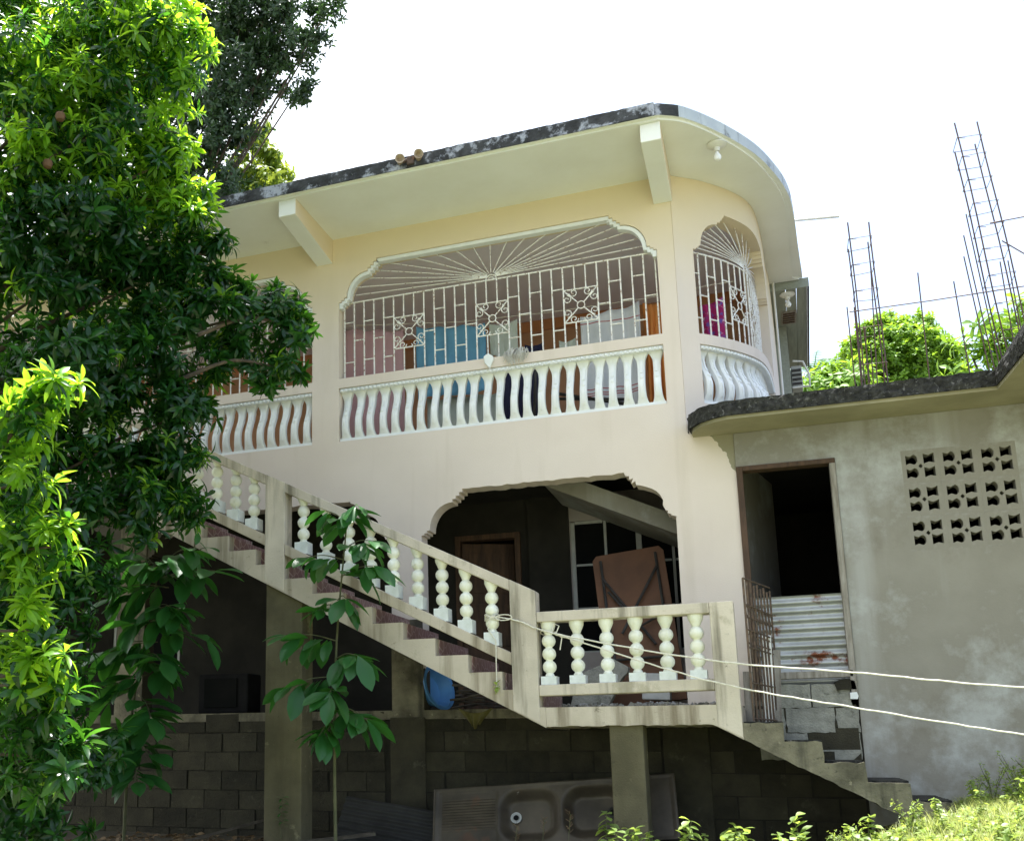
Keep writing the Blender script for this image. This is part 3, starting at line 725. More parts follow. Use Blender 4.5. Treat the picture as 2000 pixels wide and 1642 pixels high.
# newels
mb = MB(); mb.hexa([(-2.07, -1.104, .312), (-1.85, -1.104, .197), (-1.85, -.93, .197), (-2.07, -.93, .312)], [(-2.07, -1.104, UR(-2.07)+.002), (-1.85, -1.104, UR(-1.85)), (-1.85, -.93, UR(-1.85)), (-2.07, -.93, UR(-2.07)+.002)]); part('newel_post', mb, M['rail'], st, bevel=.006)
for x0, x1 in ((-4.40, -4.196), (-5.60, -5.491), (-7.2, -7.101)):
    lowz = lambda x: .165+.524*(-1.80-x)+.01
    mb = MB(); mb.hexa([(x0, -1.104, lowz(x0)), (x1, -1.104, lowz(x1)), (x1, -.93, lowz(x1)), (x0, -.93, lowz(x0))], [(x0, -1.104, UR(x0)+.003), (x1, -1.104, UR(x1)+.003), (x1, -.93, UR(x1)+.003), (x0, -.93, UR(x0)+.003)]); part('newel_post', mb, M['rail'], st, bevel=.006)
for x0, x1 in segs:
    mb = MB(); xbar(mb, x0, UR(x0), x1, UR(x1), .095); part('top_rail', mb, M['rail'], st, bevel=.006)
    mb = MB(); xbar(mb, x0, LR(x0), x1, LR(x1), .105); part('bottom_rail', mb, M['conc'], st, bevel=.006)
mb = MB(); xbar(mb, -1.848, 1.125, -.467, 1.135, .085); part('top_rail', mb, M['rail'], st, bevel=.006)
mb = MB(); xbar(mb, -1.848, .515, -.467, .535, .09); part('bottom_rail', mb, M['rail'], st, bevel=.006)
mb = MB(); mb.hexa([(-.465, -1.104, .166), (-.283, -1.104, .07), (-.283, -.93, .07), (-.465, -.93, .166)], [(-.465, -1.104, 1.136), (-.283, -1.104, 1.138), (-.283, -.93, 1.138), (-.465, -.93, 1.136)]); part('newel_post', mb, M['rail'], st, bevel=.008)
def turned():
    mb = MB(); P = [(.036, .06), (.040, .075), (.034, .085)]
    for c in (.148, .258, .368):
        for k in range(9):
            a = -1.05+2.1*k/8; P.append((.058*math.cos(a), c+.058*math.sin(a)))
    P += [(.033, .425), (.038, .44), (.05, .465), (.06, .49), (.062, .53)]
    mb.lathe(P, n=18); return mb.mesh('turned_baluster', M['turned'], True)
TURN = turned()
def base_mesh(down):
    mb = MB(); mb.box(-.064, .064, -.064, .064, -down, .066); return mb.mesh('baluster_base', M['turnbase'])
BASE_F, BASE_S = base_mesh(.004), base_mesh(.05)
for x in (-4.034, -3.804, -3.574, -3.359, -3.139, -2.914, -2.688, -2.473, -2.245, -4.558, -4.76, -4.97, -5.186, -5.375, -5.82, -6.05, -6.28, -6.5, -6.75, -6.98):
    o = inst('turned_baluster', TURN, st, T((x, -1.02, LR(x)+.028)) @ Matrix.Rotation(rnd.uniform(0, 6), 4, 'Z')); b = inst('baluster_base', BASE_S, o); b.matrix_basis = o.matrix_basis.to_quaternion().to_matrix().to_4x4().inverted()
for x in (-1.767, -1.53, -1.288, -1.052, -.815, -.579):
    o = inst('turned_baluster', TURN, st, T((x, -1.02, .520+(x+1.85)*.0145)) @ Matrix.Diagonal((1, 1, .985, 1))); inst('baluster_base', BASE_F, o)
for (x0, x1, top) in ((-4.40, -4.03, 1.33), (-1.30, -1.035, .19)):
    mb = MB(); z0 = gz(x0, -1)-.2
    mb.hexa([(x0, -1.06, z0), (x1, -1.06, z0), (x1, -.80, z0), (x0, -.80, z0)], [(x0+.0, -1.06, top+.524*(x1-x0)*(x0 < -3)), (x1+.0, -1.06, top), (x1, -.8, top), (x0, -.8, top+.524*(x1-x0)*(x0 < -3))])
    part('support_column', mb, M['column'], st, bevel=.012)

# ------------------------------------------------------------------ annex
ax = thing('annex', (1.5, .1, -.5), 'low unpainted grey plaster annex with dark doorway and pierced vent blocks', 'building')
VX0, VZ0, VP, VQ = 1.125, 1.62, .283, .29
mb = MB()
mb.plate([(-.2035, 2.80), (-.2035, 2.486), (.612, 2.486), (.612, -1.2), (6.5, -1.2), (6.5, 2.80)], [[(VX0, VZ0), (VX0, VZ0+3*VQ), (VX0+3*VP, VZ0+3*VQ), (VX0+3*VP, VZ0)]], -.012, .17)
part('wall', mb, M['plaster'], ax)
def vent_block():
    mb = MB(); W, H = VP, VQ
    hl = [(-.042, .040), (-.012, .026), (.018, .043)]+[(.018+.030*math.sin(t), .043*math.cos(t)) for t in np.linspace(.35, math.pi-.35, 6)]+[(.018, -.043), (-.012, -.030), (-.042, -.042)]
    hr = [(-.042, .044), (-.004, .028), (.040, .046), (.041, -.042), (.0, -.030), (-.041, -.044)]
    def hole(h, cx, cz): return [(cx+x, cz+z) for x, z in h]
    cx, cz = W/2, H/2
    holes_ = [hole(hl, cx-.067, cz+.060), hole(hr, cx+.067, cz+.062), hole(hl, cx-.067, cz-.058), hole(hr, cx+.067, cz-.056)]
    holes_.append([(cx, cz+.02), (cx+.017, cz), (cx, cz-.02), (cx-.017, cz)])
    mb.plate([(0, 0), (0, H-.0006), (W-.0006, H-.0006), (W-.0006, 0)], holes_, -.012, .10); return mb.mesh('vent_block', M['plaster'])
VB = vent_block()
for i in range(3):
    for j in range(3): inst('vent_block', VB, ax, T((VX0+VP*i+.0003, rnd.uniform(-.001, .0012), VZ0+VQ*j+.0003)))
# roof slab with rounded left end and a return towards the viewer at the right
corner = [(-.57, -.03), (-.575, -.12), (-.55, -.24), (-.48, -.36), (-.37, -.45), (-.24, -.50)]
front = corner+[(-.24+2.05*i/40, -.50) for i in range(1, 41)]+[(1.84, -.9), (1.88, -1.5), (1.95, -2.2), (6.6, -2.2), (6.6, 4.5), (.48, 4.5), (.46, 3.1), (.40, 2.0), (.30, 1.0), (.1, .55), (-.2, .2), (-.4, -.03)]
mb = MB(); jit = [(x+rr.uniform(-.008, .008), y+rr.uniform(-.008, .008)) for x, y in front]
mb.plate(jit, [], 2.832, 2.955, axis='z'); sl = part('roof_slab', mb, M['slabdark'], ax)
def rough_edge(P, z0, z1, e=.013, step=.022):
    Q = []
    for a, b in zip(P, P[1:]):
        n = max(1, int(math.dist(a, b)/step)); Q += [(Vector(a).lerp(Vector(b), i/n)) for i in range(n)]
    mb = MB(); v = []; f = []; lv = 6
    for i, p in enumerate(Q):
        t = (Q[min(i+1, len(Q)-1)]-Q[max(i-1, 0)]).normalized(); nrm = Vector((t.y, -t.x))
        for k in range(lv+2):
            z = z0+(z1-z0)*min(k, lv)/lv; q = Vector((p.x*9, p.y*9, z*9)); d = .012+e*mnoise.noise(q*1.1)+e*.8*mnoise.noise(q*3.7)-(.05 if k > lv else 0)
            r = p+nrm*d; v.append((r.x, r.y, z+(e*.6*mnoise.noise(q*2.3+Vector((7, 1, 2))) if k >= lv else 0)+(e*.35*mnoise.noise(q*2) if k == 0 else 0)))
    for i in range(len(Q)-1):
        for k in range(lv+1): a = i*(lv+2)+k; f.append((a, a+lv+2, a+lv+3, a+1))
    mb.add(v, f); return mb
part('slab_edge', rough_edge(front[:len(corner)+44], 2.828, 2.962), M['slabdark'], ax)
part('slab_edge', rough_edge([(-8, -1.056), (-.592, -1.056)], 5.495, 5.622, .006, .03), M['fascia'], house)
mb = MB(); ins = [(x+.02 if x < -.3 else x, y+.012) for x, y in front]
mb.plate([p for p in ins], [], 2.802, 2.832, axis='z'); part('soffit', mb, mat('annex_soffit', (.36, .33, .22), (.27, .25, .16), 2, .95, .12, 50), ax)
mb = MB(); mb.hexa([(1.81, -.52, 2.956), (2.1, -.52, 2.956), (2.25, -2.2, 2.956), (1.95, -2.2, 2.956)], [(1.84, -.50, 3.02), (2.1, -.50, 3.03), (2.25, -2.2, 3.15), (1.97, -2.2, 3.15)]); part('roof_upstand', mb, M['slabdark'], ax)
# room behind
mb = MB()
mb.box(-.30, -.2045, .17, 3.6, .1, 2.80); part('inner_left_wall', mb, M['plaster'], ax)
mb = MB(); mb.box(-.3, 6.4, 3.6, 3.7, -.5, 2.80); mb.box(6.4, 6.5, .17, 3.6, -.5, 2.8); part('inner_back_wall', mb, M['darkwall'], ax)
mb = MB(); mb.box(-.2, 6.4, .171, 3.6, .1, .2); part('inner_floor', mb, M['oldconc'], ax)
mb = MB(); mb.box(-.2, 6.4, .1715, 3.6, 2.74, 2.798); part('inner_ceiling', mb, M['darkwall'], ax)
mb = MB(); mb.hexa([(-.2, .55, .2), (.10, 1.9, .2), (.02, 1.95, .2), (-.2, .75, .2)], [(-.2, .55, 2.738), (.10, 1.9, 2.738), (.02, 1.95, 2.738), (-.2, .75, 2.738)]); part('inner_partition', mb, M['plaster'], ax)
df = inst('door_frame', None, ax, label='rotting brown wooden frame of the open doorway')
mb = MB(); mb.box(-.203, -.150, -.03, .10, .40, 2.484); part('jamb', mb, M['doorwood'], df, bevel=.004)
mb = MB(); mb.hexa([(.560, -.03, .42), (.610, -.03, .42), (.610, .1, .42), (.560, .1, .42)], [(.563, -.03, 2.44), (.610, -.03, 2.44), (.610, .1, 2.44), (.563, .1, 2.44)]); part('jamb', mb, M['greywood'], df, bevel=.004)
mb = MB(); mb.box(-.149, .610, -.03, .10, 2.441, 2.484); part('lintel', mb, M['doorwood'], df, bevel=.004)

# infill wall of loose blocks under the doorway
iw = thing('block_infill', (.2, .05, -.3), 'rough broken concrete blocks stacked below the corrugated sheet in the doorway', 'block wall')
def infill():
    for x0, x1, z0, z1 in ((-.19, .245, .335, .53), (.25, .56, .335, .525), (-.19, .03, .125, .33), (.035, .42, .125, .33), (.425, .605, .125, .33), (-.19, .2, -.1, .12), (.205, .60, -.1, .12)):
        mb = MB(); mb.plate(roughen([(x0+.004, z0), (x0+.004, z1), (x1-.004, z1), (x1-.004, z0)], .006, .04), [], rnd.uniform(-.01, .004), .16)
        part('concrete_block', mb, M['block2'], iw)
    mb = MB(); mb.plate(roughen([(.45, .47), (.43, .54), (.52, .575), (.59, .55), (.6, .48)], .006, .04), [], -.03, .1); part('stone', mb, M['block'], iw)
    mb = MB(); mb.plate(roughen([(.545, .40), (.55, .45), (.6, .455), (.612, .42), (.6, .395)], .004, .04), [], -.035, .05); part('stone', mb, M['white'], iw)
infill()
def corrugated(x0, x1, z0, z1, y, pitch, amp, m, mtx=None, horizontal=True):
    mb = MB(); nz_ = int((z1-z0)/pitch*10); nx = 6; v = []; f = []
    for i in range(nz_+1):
        z = z0+(z1-z0)*i/nz_
        for j in range(nx+1):
            x = x0+(x1-x0)*j/nx; p = Vector((x, y+amp*math.sin(2*math.pi*(z-z0)/pitch)+.004*math.sin(x*9), z)); v.append(mtx @ p if mtx else p)
    for i in range(nz_):
        for j in range(nx): a = i*(nx+1)+j; f.append((a, a+1, a+nx+2, a+nx+1))
    n = len(v); v2 = [Vector(p)+Vector((0, .002, 0)) for p in v]; f2 = [tuple(n+k for k in reversed(q)) for q in f]
    mb.add(v+v2, f+f2); return mb
cs = part('corrugated_sheet', corrugated(-.145, .59, .50, 1.30, .07, .076, .012, M['zinc'], Matrix.Rotation(R(-.6), 4, 'Y')), M['zinc'], smooth=True)
tag(cs, 'rusted corrugated zinc sheet closing the lower half of the doorway', 'metal sheet')
mb = MB(); mb.box(-.14, .60, -.03, .035, .575, .635, mtx=T((0, 0, 0)) @ Matrix.Rotation(R(-.8), 4, 'Y')); tag(part('wooden_bar', mb, M['greywood'], bevel=.005), 'weathered timber bar across the foot of the corrugated sheet', 'plank')

# rusty gate standing open on the top tread
def gate():
    g = thing('iron_gate', (-.1, -.55, .19), 'small rusty iron bar gate standing open beside the dark doorway', 'gate')
    A, B = Vector((-.20, -.98, 0)), Vector((-.01, -.10, 0)); z0, zt = .205, 1.33
    n = 8
    for i in range(n+1):
        p = A.lerp(B, i/n); mb = MB(); mb.tube([(p.x, p.y, z0), (p.x, p.y, zt-.02*(i % 2))], .009, 5); part('bar', mb, M['rustgate'], g)
    for z in (z0+.02, .5, .78, .92, 1.02, 1.12, zt):
        mb = MB(); mb.tube([(A.x, A.y, z), (B.x, B.y, z+(.03 if z == zt else 0))], .0075, 5); part('cross_bar', mb, M['rustgate'], g)
    for i in range(n):
        c = A.lerp(B, (i+.5)/n)
        for z in (.85, 1.07):
            mb = MB()
            q = [c+Vector((0, 0, z))+(B-A).normalized()*(.04*math.cos(t))+Vector((0, 0, .04*math.sin(t))) for t in np.linspace(0, 2*math.pi, 9)]; mb.tube(q, .005, 4, cap=False); part('ring', mb, M['rustgate'], g)
gate()
for i, (x, y, lean, h, lab) in enumerate(((-.09, -.30, .03, .74, 'tall pale board leaning behind the rusty gate'), (-.04, -.22, .06, .62, 'short grey board leaning behind the rusty gate'), (-.25, -.08, .02, .45, 'narrow pale strip of wood beside the landing post'))):
    mb = MB(); mb.box(-.04, .04, -.008, .008, 0, h, mtx=T((x, y, .2)) @ Matrix.Rotation(lean, 4, 'Y') @ Matrix.Rotation(-.1, 4, 'X')); tag(part('wooden_board', mb, M['greywood'] if i else M['pvc']), lab, 'board')

# ------------------------------------------------------------------ things about the stair and lower verandah
def folding_table():
    t = thing('folding_table', (-1.2, .7, .375), 'brown folding table leaning on end with dark folded legs behind the balusters', 'table')
    m = T((-1.5, .55, .38)) @ Matrix.Rotation(R(-6), 4, 'Y') @ Matrix.Rotation(R(-12), 4, 'X')
    mb = MB(); mb.plate(roughen([(0, 0), (0, 1.52), (.04, 1.57), (.66, 1.57), (.70, 1.52), (.70, 0)], .002, .2), [], 0, .035)
    mb.v = [tuple(m @ Vector(p)) for p in mb.v]; part('table_top', mb, M['board'], t)
    def tb(name, P):
        mb = MB(); mb.tube([m @ Vector(p) for p in P], .014, 7); part(name, mb, M['metal_dark'], t, smooth=True)
    tb('leg', [(.08, -.02, 1.5), (.08, -.03, .95), (.1, -.03, .2)]); tb('leg', [(.62, -.02, 1.5), (.62, -.03, .95), (.6, -.03, .2)])
    tb('leg', [(.12, -.045, 1.15), (.38, -.05, .75), (.62, -.045, .85)]); tb('brace', [(.08, -.04, 1.3), (.5, -.045, .55)]); tb('brace', [(.62, -.04, 1.35), (.2, -.05, .7)])
    tb('brace', [(.1, -.03, .45), (.62, -.035, .42)])
folding_table()
mb = MB(); mb.plate(roughen([(-1.83, .4), (-1.80, .66), (-1.42, .82), (-1.28, .75), (-1.5, .39)], .012, .06), [], .28, .42); tag(part('concrete_lump', mb, M['block2']), 'broken grey concrete lump on the verandah floor behind the landing balusters', 'rubble')
mb = MB(); mb.box(-1.2, -.95, .25, .42, .378, .62, mtx=T((0, 0, .0)) @ Matrix.Rotation(R(3), 4, 'Y')); tag(part('grey_box', mb, M['alu'], bevel=.01), 'small grey box on the verandah floor below the leaning table', 'box')
mb = MB()
for i in range(260):
    x, y = rnd.uniform(-1.7, -.5), rnd.uniform(-.85, .15); s = rnd.uniform(.008, .03); c = Vector((x, y, (.334 if y < -.03 else .377)+s*.4)); q = Matrix.Rotation(rnd.uniform(0, 6), 4, Vector((rnd.random()-.5, rnd.random()-.5, rnd.random())).normalized())
    mb.box(-s, s, -s*.7, s*.7, -s*.3, s*.3, mtx=T(c) @ q)
o = part('rubble', mb, M['rubble']); o['kind'] = 'stuff'; o['label'] = 'pale rubble chips scattered over the landing floor'
# basin, television, sticks, cloth
bm_ = T((-3.17, .22, .58)) @ Matrix.Rotation(R(75), 4, 'Y') @ Matrix.Rotation(R(20), 4, 'X')
mb = MB(); mb.lathe([(.001, -.075), (.15, -.075), (.165, -.06), (.21, .06), (.235, .062), (.235, .075), (.20, .075), (.155, -.05), (.001, -.06)], n=24, mtx=bm_); tag(part('plastic_basin', mb, M['blueplastic'], smooth=True), 'blue plastic basin on its side behind the stair', 'basin')
tv = thing('television', (-5.57, .45, .375), 'old black box television on the dark floor edge left of the column', 'television')
mb = MB(); mb.box(-5.88, -5.27, .3, .62, .378, .80); part('casing', mb, M['black'], tv, bevel=.02)
mb = MB(); mb.box(-5.80, -5.40, .285, .299, .44, .75); part('screen', mb, M['glass'], tv, bevel=.006)
sp = thing('stick_pile', (-2.8, .5, .375), 'heap of dry sticks lying on the floor under the stair', 'sticks')
for i in range(34):
    x, y = rnd.uniform(-3.1, -2.3), rnd.uniform(.22, .8); a = rnd.uniform(-.5, .5); l = rnd.uniform(.25, .6); z = .40+rnd.random()*.25*(1-abs(x+2.7)/.6)
    mb = MB(); d = Vector((math.cos(a), math.sin(a), rnd.uniform(-.15, .15)))*l/2; c = Vector((x, y, max(z, .42)))
    mb.tube([c-d, c+Vector((0, 0, .02)), c+d], [.012, .01, .006], 5); part('stick', mb, M['stick'], sp)
def cloth(x0, x1, zt, zb, y, m, folds=5, amp=.03, seed=0, taper=0, nx=28, nz=14, sag=.02):
    rr = random.Random(seed); ph = rr.uniform(0, 6); mb = MB(); v = []; f = []
    for j in range(nz+1):
        t = j/nz
        for i in range(nx+1):
            u = i/nx; xc = (x0+x1)/2; hw = (x1-x0)/2*(1-taper*t)
            x = xc+(u*2-1)*hw
            z = zt[0]+(zt[1]-zt[0])*u-sag*1.6*abs(math.sin(math.pi*u*max(1, round((x1-x0)/.3))))*(1-t); z = z+(zb-z)*t+.02*t*math.sin(u*7+ph)
            yy = y+1.9*amp*(.25+.75*t)*(.55*math.sin(u*folds*2*math.pi+ph+t*1.3+1.5*mnoise.noise(Vector((u*2, t*1.5, ph))))+1.5*mnoise.noise(Vector((x*5, t*1.6, ph*3)))+.6*mnoise.noise(Vector((x*13, t*3, ph))))
            v.append((x, yy, z))
    for j in range(nz):
        for i in range(nx): a = j*(nx+1)+i; f.append((a, a+1, a+nx+2, a+nx+1))
    mb.add(v, f); o = part('hanging_cloth', mb, m, smooth=True)
    s = o.modifiers.new('thick', 'SOLIDIFY'); s.thickness = .004; return o
o = cloth(-2.86, -2.52, (.38, .375), .20, -.035, M['cloth_yellow'], 3, .02, 3, .75, sag=.03); o.name = 'rag'; tag(o, 'torn yellowed rag hanging over the block wall under the stair', 'rag')
# laundry on the balcony
mb = MB(); mb.tube([(-7.5, .9, 4.95), (-5, .9, 4.87), (-4.3, .9, 4.84), (-3.0, .9, 4.68), (-2.0, .9, 4.63), (-1.0, .9, 4.62), (-.3, .95, 4.68), (-.08, 1.0, 4.7)], .004, 5); tag(part('clothes_line', mb, M['rope']), 'thin clothes line strung along the balcony behind the grille', 'clothes line')
def laundry(*a, label, cat, **k):
    o = cloth(*a, **k); o.name = label.split()[1] if False else 'hanging_cloth'; return tag(o, label, cat, 'laundry hung behind the balcony grille')
laundry(-4.5, -3.66, (4.84, 4.69), 3.25, .9, M['cloth_pink'], 3, .03, 1, label='faded pink sheet hanging at the left of the middle balcony', cat='sheet')
laundry(-3.50, -2.70, (4.70, 4.62), 3.84, .9, M['cloth_blue'], 4, .03, 2, label='bright blue cloth hanging behind the middle balcony grille', cat='sheet')
laundry(-3.45, -2.6, (3.9, 3.88), 3.2, 1.1, M['cloth_grey'], 3, .02, 9, label='grey cloth lower down behind the blue one', cat='sheet')
laundry(-2.66, -2.34, (4.60, 4.61), 4.2, .9, M['cloth_grey'], 2, .02, 3, .06, label='small grey green towel pegged beside the blue cloth', cat='towel')
laundry(-2.55, -2.10, (4.04, 4.0), 3.22, .85, M['cloth_navy'], 3, .03, 4, label='dark navy garment seen low between the belly balusters', cat='garment')
laundry(-2.27, -2.06, (4.30, 4.31), 4.15, .9, M['cloth_navy'], 2, .02, 5, label='small dark shorts pegged above the string mop', cat='shorts')
laundry(-1.9, -1.72, (4.29, 4.3), 4.14, .9, M['cloth_grey'], 2, .02, 11, label='small patterned garment pegged between shorts and white towel', cat='garment')
laundry(-1.66, -1.04, (4.52, 4.60), 3.42, .9, M['cloth_white'], 3, .025, 6, label='large white towel with red stripes near its foot', cat='towel')
laundry(-1.02, -.79, (4.62, 4.60), 3.4, 1.0, M['cloth_orange'], 4, .035, 7, .15, label='orange curtain gathered at the right end of the middle balcony', cat='curtain')
laundry(-.46, -.22, (4.58, 4.64), 4.0, 1.2, M['cloth_floral'], 2, .03, 8, .1, label='magenta floral garment hanging behind the curved grille', cat='garment')
fb = thing('folding_bed', (-1.5, .6, 3.12), 'grey metal tube frame folded low behind the belly balusters', 'frame')
for P in ([(-2.15, .6, 3.14), (-2.1, .6, 3.9)], [(-1.95, .62, 3.62), (-1.1, .5, 3.34)], [(-1.9, .62, 3.14), (-1.9, .62, 3.55), (-1.2, .62, 3.45)], [(-.9, .5, 3.14), (-.75, .5, 3.4)]):
    mb = MB(); mb.tube(P, .018, 7); part('tube', mb, M['metal_dark'], fb)
# string mop and small white pouch over the sill
def mop():
    t = thing('string_mop', (-2.17, 0, 3.86), 'white string mop head flopped over the balcony sill', 'mop')
    mb = MB()
    for i in range(70):
        a = rnd.uniform(-1, 1); x = -2.17+.12*a; e = rnd.uniform(.03, .14)*(1-.5*abs(a))
        mb.tube([(-2.17+.05*a, .06, 3.87+.07*(1-abs(a))*rnd.uniform(.6, 1.3)), (x, -.005, 3.885+.06*rnd.random()*(1-abs(a)*.6)), (x+rnd.uniform(-.03, .03), -.03-rnd.random()*.02, 3.86-e*.3), (x+rnd.uniform(-.03, .03), -.022, 3.85-e)], .0032, 4)
    part('strings', mb, M['mop'], t)
mop()
mb = MB(); mb.plate([(-2.50, 3.87), (-2.45, 3.90), (-2.40, 3.86), (-2.40, 3.82), (-2.44, 3.735), (-2.49, 3.80)], [], -.035, -.006); tag(part('cloth_pouch', mb, M['white'], bevel=.008), 'small white pouch hanging from the balcony sill left of the mop', 'pouch')
# twin floodlight on the roof edge
fl = thing('roof_floodlight', (-2.9, -1.06, 5.55), 'corroded twin floodlight on the dark roof edge', 'floodlight')
for x, ln in ((-2.99, .09), (-2.80, .12)):
    mb = MB(); m_ = T((x, -1.12, 5.56)) @ Matrix.Rotation(R(100), 4, 'X') @ Matrix.Rotation(R(18), 4, 'Y'); mb.lathe([(.024, -ln*.6), (.03, -ln*.2), (.042, ln*.4), (.047, ln*.6), (.037, ln*.55), (.015, ln*.2)], n=14, mtx=m_); part('lamp_head', mb, mat('corroded_cream', (.45, .37, .27), (.25, .18, .11), 16, .8, .3, 40), fl, smooth=True)
mb = MB(); mb.tube([(-2.98, -1.06, 5.57), (-2.9, -1.075, 5.58), (-2.82, -1.06, 5.59)], .02, 7); mb.box(-2.93, -2.86, -1.09, -1.052, 5.52, 5.6); part('bracket', mb, M['rust'], fl)
mb = MB(); mb.tube([(.45, 1.9, 5.70), (1.02, 2.05, 5.72)], .017, 7); mb.tube([(.46, 1.9, 5.62), (.46, 1.9, 5.72)], .02, 7); tag(part('pipe_end', mb, M['pvc'], smooth=True), 'white pipe sticking out past the curved roof edge', 'pipe')
# white bracket and grey box on the rear wall
ac = thing('wall_box', (.55, 4.6, 4.5), 'grey louvred box on white bracket low under the timber eave', 'air conditioner')
mb = MB(); mb.box(.47, .60, 4.4, 4.85, 4.58, 4.86); part('casing', mb, M['alu'], ac, bevel=.01)
mb = MB()
for i in range(4): mb.box(.478, .59, 4.385, 4.399, 4.60+.06*i, 4.63+.06*i)
part('slats', mb, M['metal_dark'], ac)
mb = MB(); mb.tube([(.47, 4.38, 4.56), (.68, 4.38, 4.56), (.68, 4.38, 4.72), (.62, 4.38, 4.9), (.5, 4.38, 4.92)], .014, 6); part('bracket', mb, M['pvc'], ac)

# cords tied to the balusters
def cord(P, lab):
    mb = MB(); mb.tube([p+Vector((rnd.uniform(-1, 1), rnd.uniform(-1, 1), rnd.uniform(-1, 1)))*.003 for p in catmull(P, 14)], .0065, 6); return tag(part('cord', mb, M['rope'], smooth=True), lab, 'cord', 'cords tied to the stair balusters')
cord([(-2.245, -1.08, 1.11), (-2.0, -1.12, 1.055), (-1.66, -1.13, .925), (-.46, -1.2, .665), (.5, -1.32, .54), (1.55, -1.42, .40), (3.2, -1.6, .26)], 'upper of two pale cords running from the newel baluster past the annex wall')
cord([(-1.75, -1.08, .955), (-1.5, -1.12, .86), (-.46, -1.2, .50), (.5, -1.32, .285), (1.55, -1.42, .08), (3.2, -1.6, -.2)], 'lower of two pale cords running from the landing baluster past the steps')
mb = MB()
for i in range(4):
    mb.tube([Vector((-2.245, -1.02, 1.085+.012*i))+Vector((.064*math.cos(t), .064*math.sin(t), .01*math.sin(3*t+i))) for t in np.linspace(0, 2*math.pi, 14)], .005, 5, cap=False)
mb.tube([Vector((-2.12+.07*math.cos(t), -1.12, 1.09+.025*math.sin(t))) for t in np.linspace(0, 2*math.pi, 14)], .005, 5, cap=False)
mb.tube([(-2.245, -1.09, 1.1), (-2.27, -1.09, 1.0), (-2.2, -1.1, .9), (-2.2, -1.115, .7), (-2.2, -1.12, .50)], .005, 5)
tag(part('tied_string', mb, M['rope'], smooth=True), 'loops of string knotted round the last flight baluster with a hanging tail', 'string')
mb = MB()
mb.tube([Vector((-1.767, -1.02, .955))+Vector((.066*math.cos(t), .066*math.sin(t), .012*math.sin(2*t))) for t in np.linspace(0, 2*math.pi, 14)], .005, 5, cap=False)
mb.tube([(-1.72, -1.09, .95), (-1.70, -1.1, 1.02), (-1.66, -1.1, 1.0), (-1.69, -1.1, .93)], .005, 5); mb.tube([(-1.7, -1.09, .95), (-1.64, -1.1, .9), (-1.66, -1.1, .8)], .005, 5)
tag(part('tied_string', mb, M['rope'], smooth=True), 'string knotted round the first landing baluster', 'string')

# ------------------------------------------------------------------ under the stair
def sink():
    t = thing('sink_unit', (-1.9, -.5, -.8), 'stained steel double bowl sink with drainboard leaning on the block wall', 'sink')
    W, H = 2.12, .56; nx, nz = 150, 44
    def sm(a, b, x): x = max(0, min(1, (x-a)/(b-a))); return x*x*(3-2*x)
    def rr_(x, z, cx, cz, hx, hz, r):
        qx, qz = abs(x-cx)-hx+r, abs(z-cz)-hz+r; return math.hypot(max(qx, 0), max(qz, 0))+min(max(qx, qz), 0)-r
    B = [(.87, .28, .27, .23), (1.43, .28, .27, .23)]
    v = []; f = []
    for j in range(nz+1):
        for i in range(nx+1):
            x, z = W*i/nx, H*j/nz; d = 0
            for cx, cz, hx, hz in B:
                s = rr_(x, z, cx, cz, hx, hz, .17); d = max(d, .085*(1-sm(-.10, .015, s)))
            if .07 < x < .58 and .05 < z < .52: d += .004+.003*math.sin(z*2*math.pi/.026)
            if x < .03 or x > W-.03 or z < .025 or z > H-.025: d -= .008
            v.append((x, d, z))
    for j in range(nz):
        for i in range(nx): a = j*(nx+1)+i; f.append((a, a+1, a+nx+2, a+nx+1))
    m_ = T((-2.95, -.62, -.885)) @ Matrix.Rotation(R(-4.3), 4, 'Y') @ Matrix.Rotation(R(-22), 4, 'X')
    mb = MB(); mb.add([m_ @ Vector(p) for p in v], f); o = part('basin_sheet', mb, M['steel'], t, smooth=True)
    s = o.modifiers.new('thick', 'SOLIDIFY'); s.thickness = .004
    for cx, col in ((.74, 'alu'), (1.58, 'metal_dark')):
        mb = MB(); mb.lathe([(.046, 0), (.05, .012), (.036, .014), (.026, .006), (.002, .004)], n=18, mtx=m_ @ T((cx, .079, .28)) @ Matrix.Rotation(R(90), 4, 'X')); d_ = part('drain', mb, M[col], t, smooth=True)
        mb = MB(); mb.lathe([(.024, 0), (.024, .004)], n=14, mtx=m_ @ T((cx, .068, .28)) @ Matrix.Rotation(R(90), 4, 'X')); part('drain_hole', mb, M['black'], d_)
sink()
mm = T((-3.95, -.55, -.87)) @ Matrix.Rotation(R(8), 4, 'Y') @ Matrix.Rotation(R(-28), 4, 'X')
tag(part('roofing_sheet', corrugated(0, .98, 0, .5, 0, .07, .01, M['zincdark'], mm), M['zincdark'], smooth=True), 'dark corrugated roofing sheet leaning on the blocks left of the sink', 'metal sheet')
for P, lab in (([(-4.0, -1.3, -.80), (-3.35, -1.0, -.72)], 'rough dark plank lying on the ground before the roofing sheet'), ([(-5.3, -.9, -.85), (-4.45, -.7, -.62)], 'dark plank propped left of the tall column')):
    a, b = Vector(P[0]), Vector(P[1]); d = b-a; mb = MB(); mb.box(0, d.length, -.06, .06, -.012, .012, mtx=T(a) @ d.to_track_quat('X', 'Z').to_matrix().to_4x4()); tag(part('plank', mb, M['stick']), lab, 'plank')

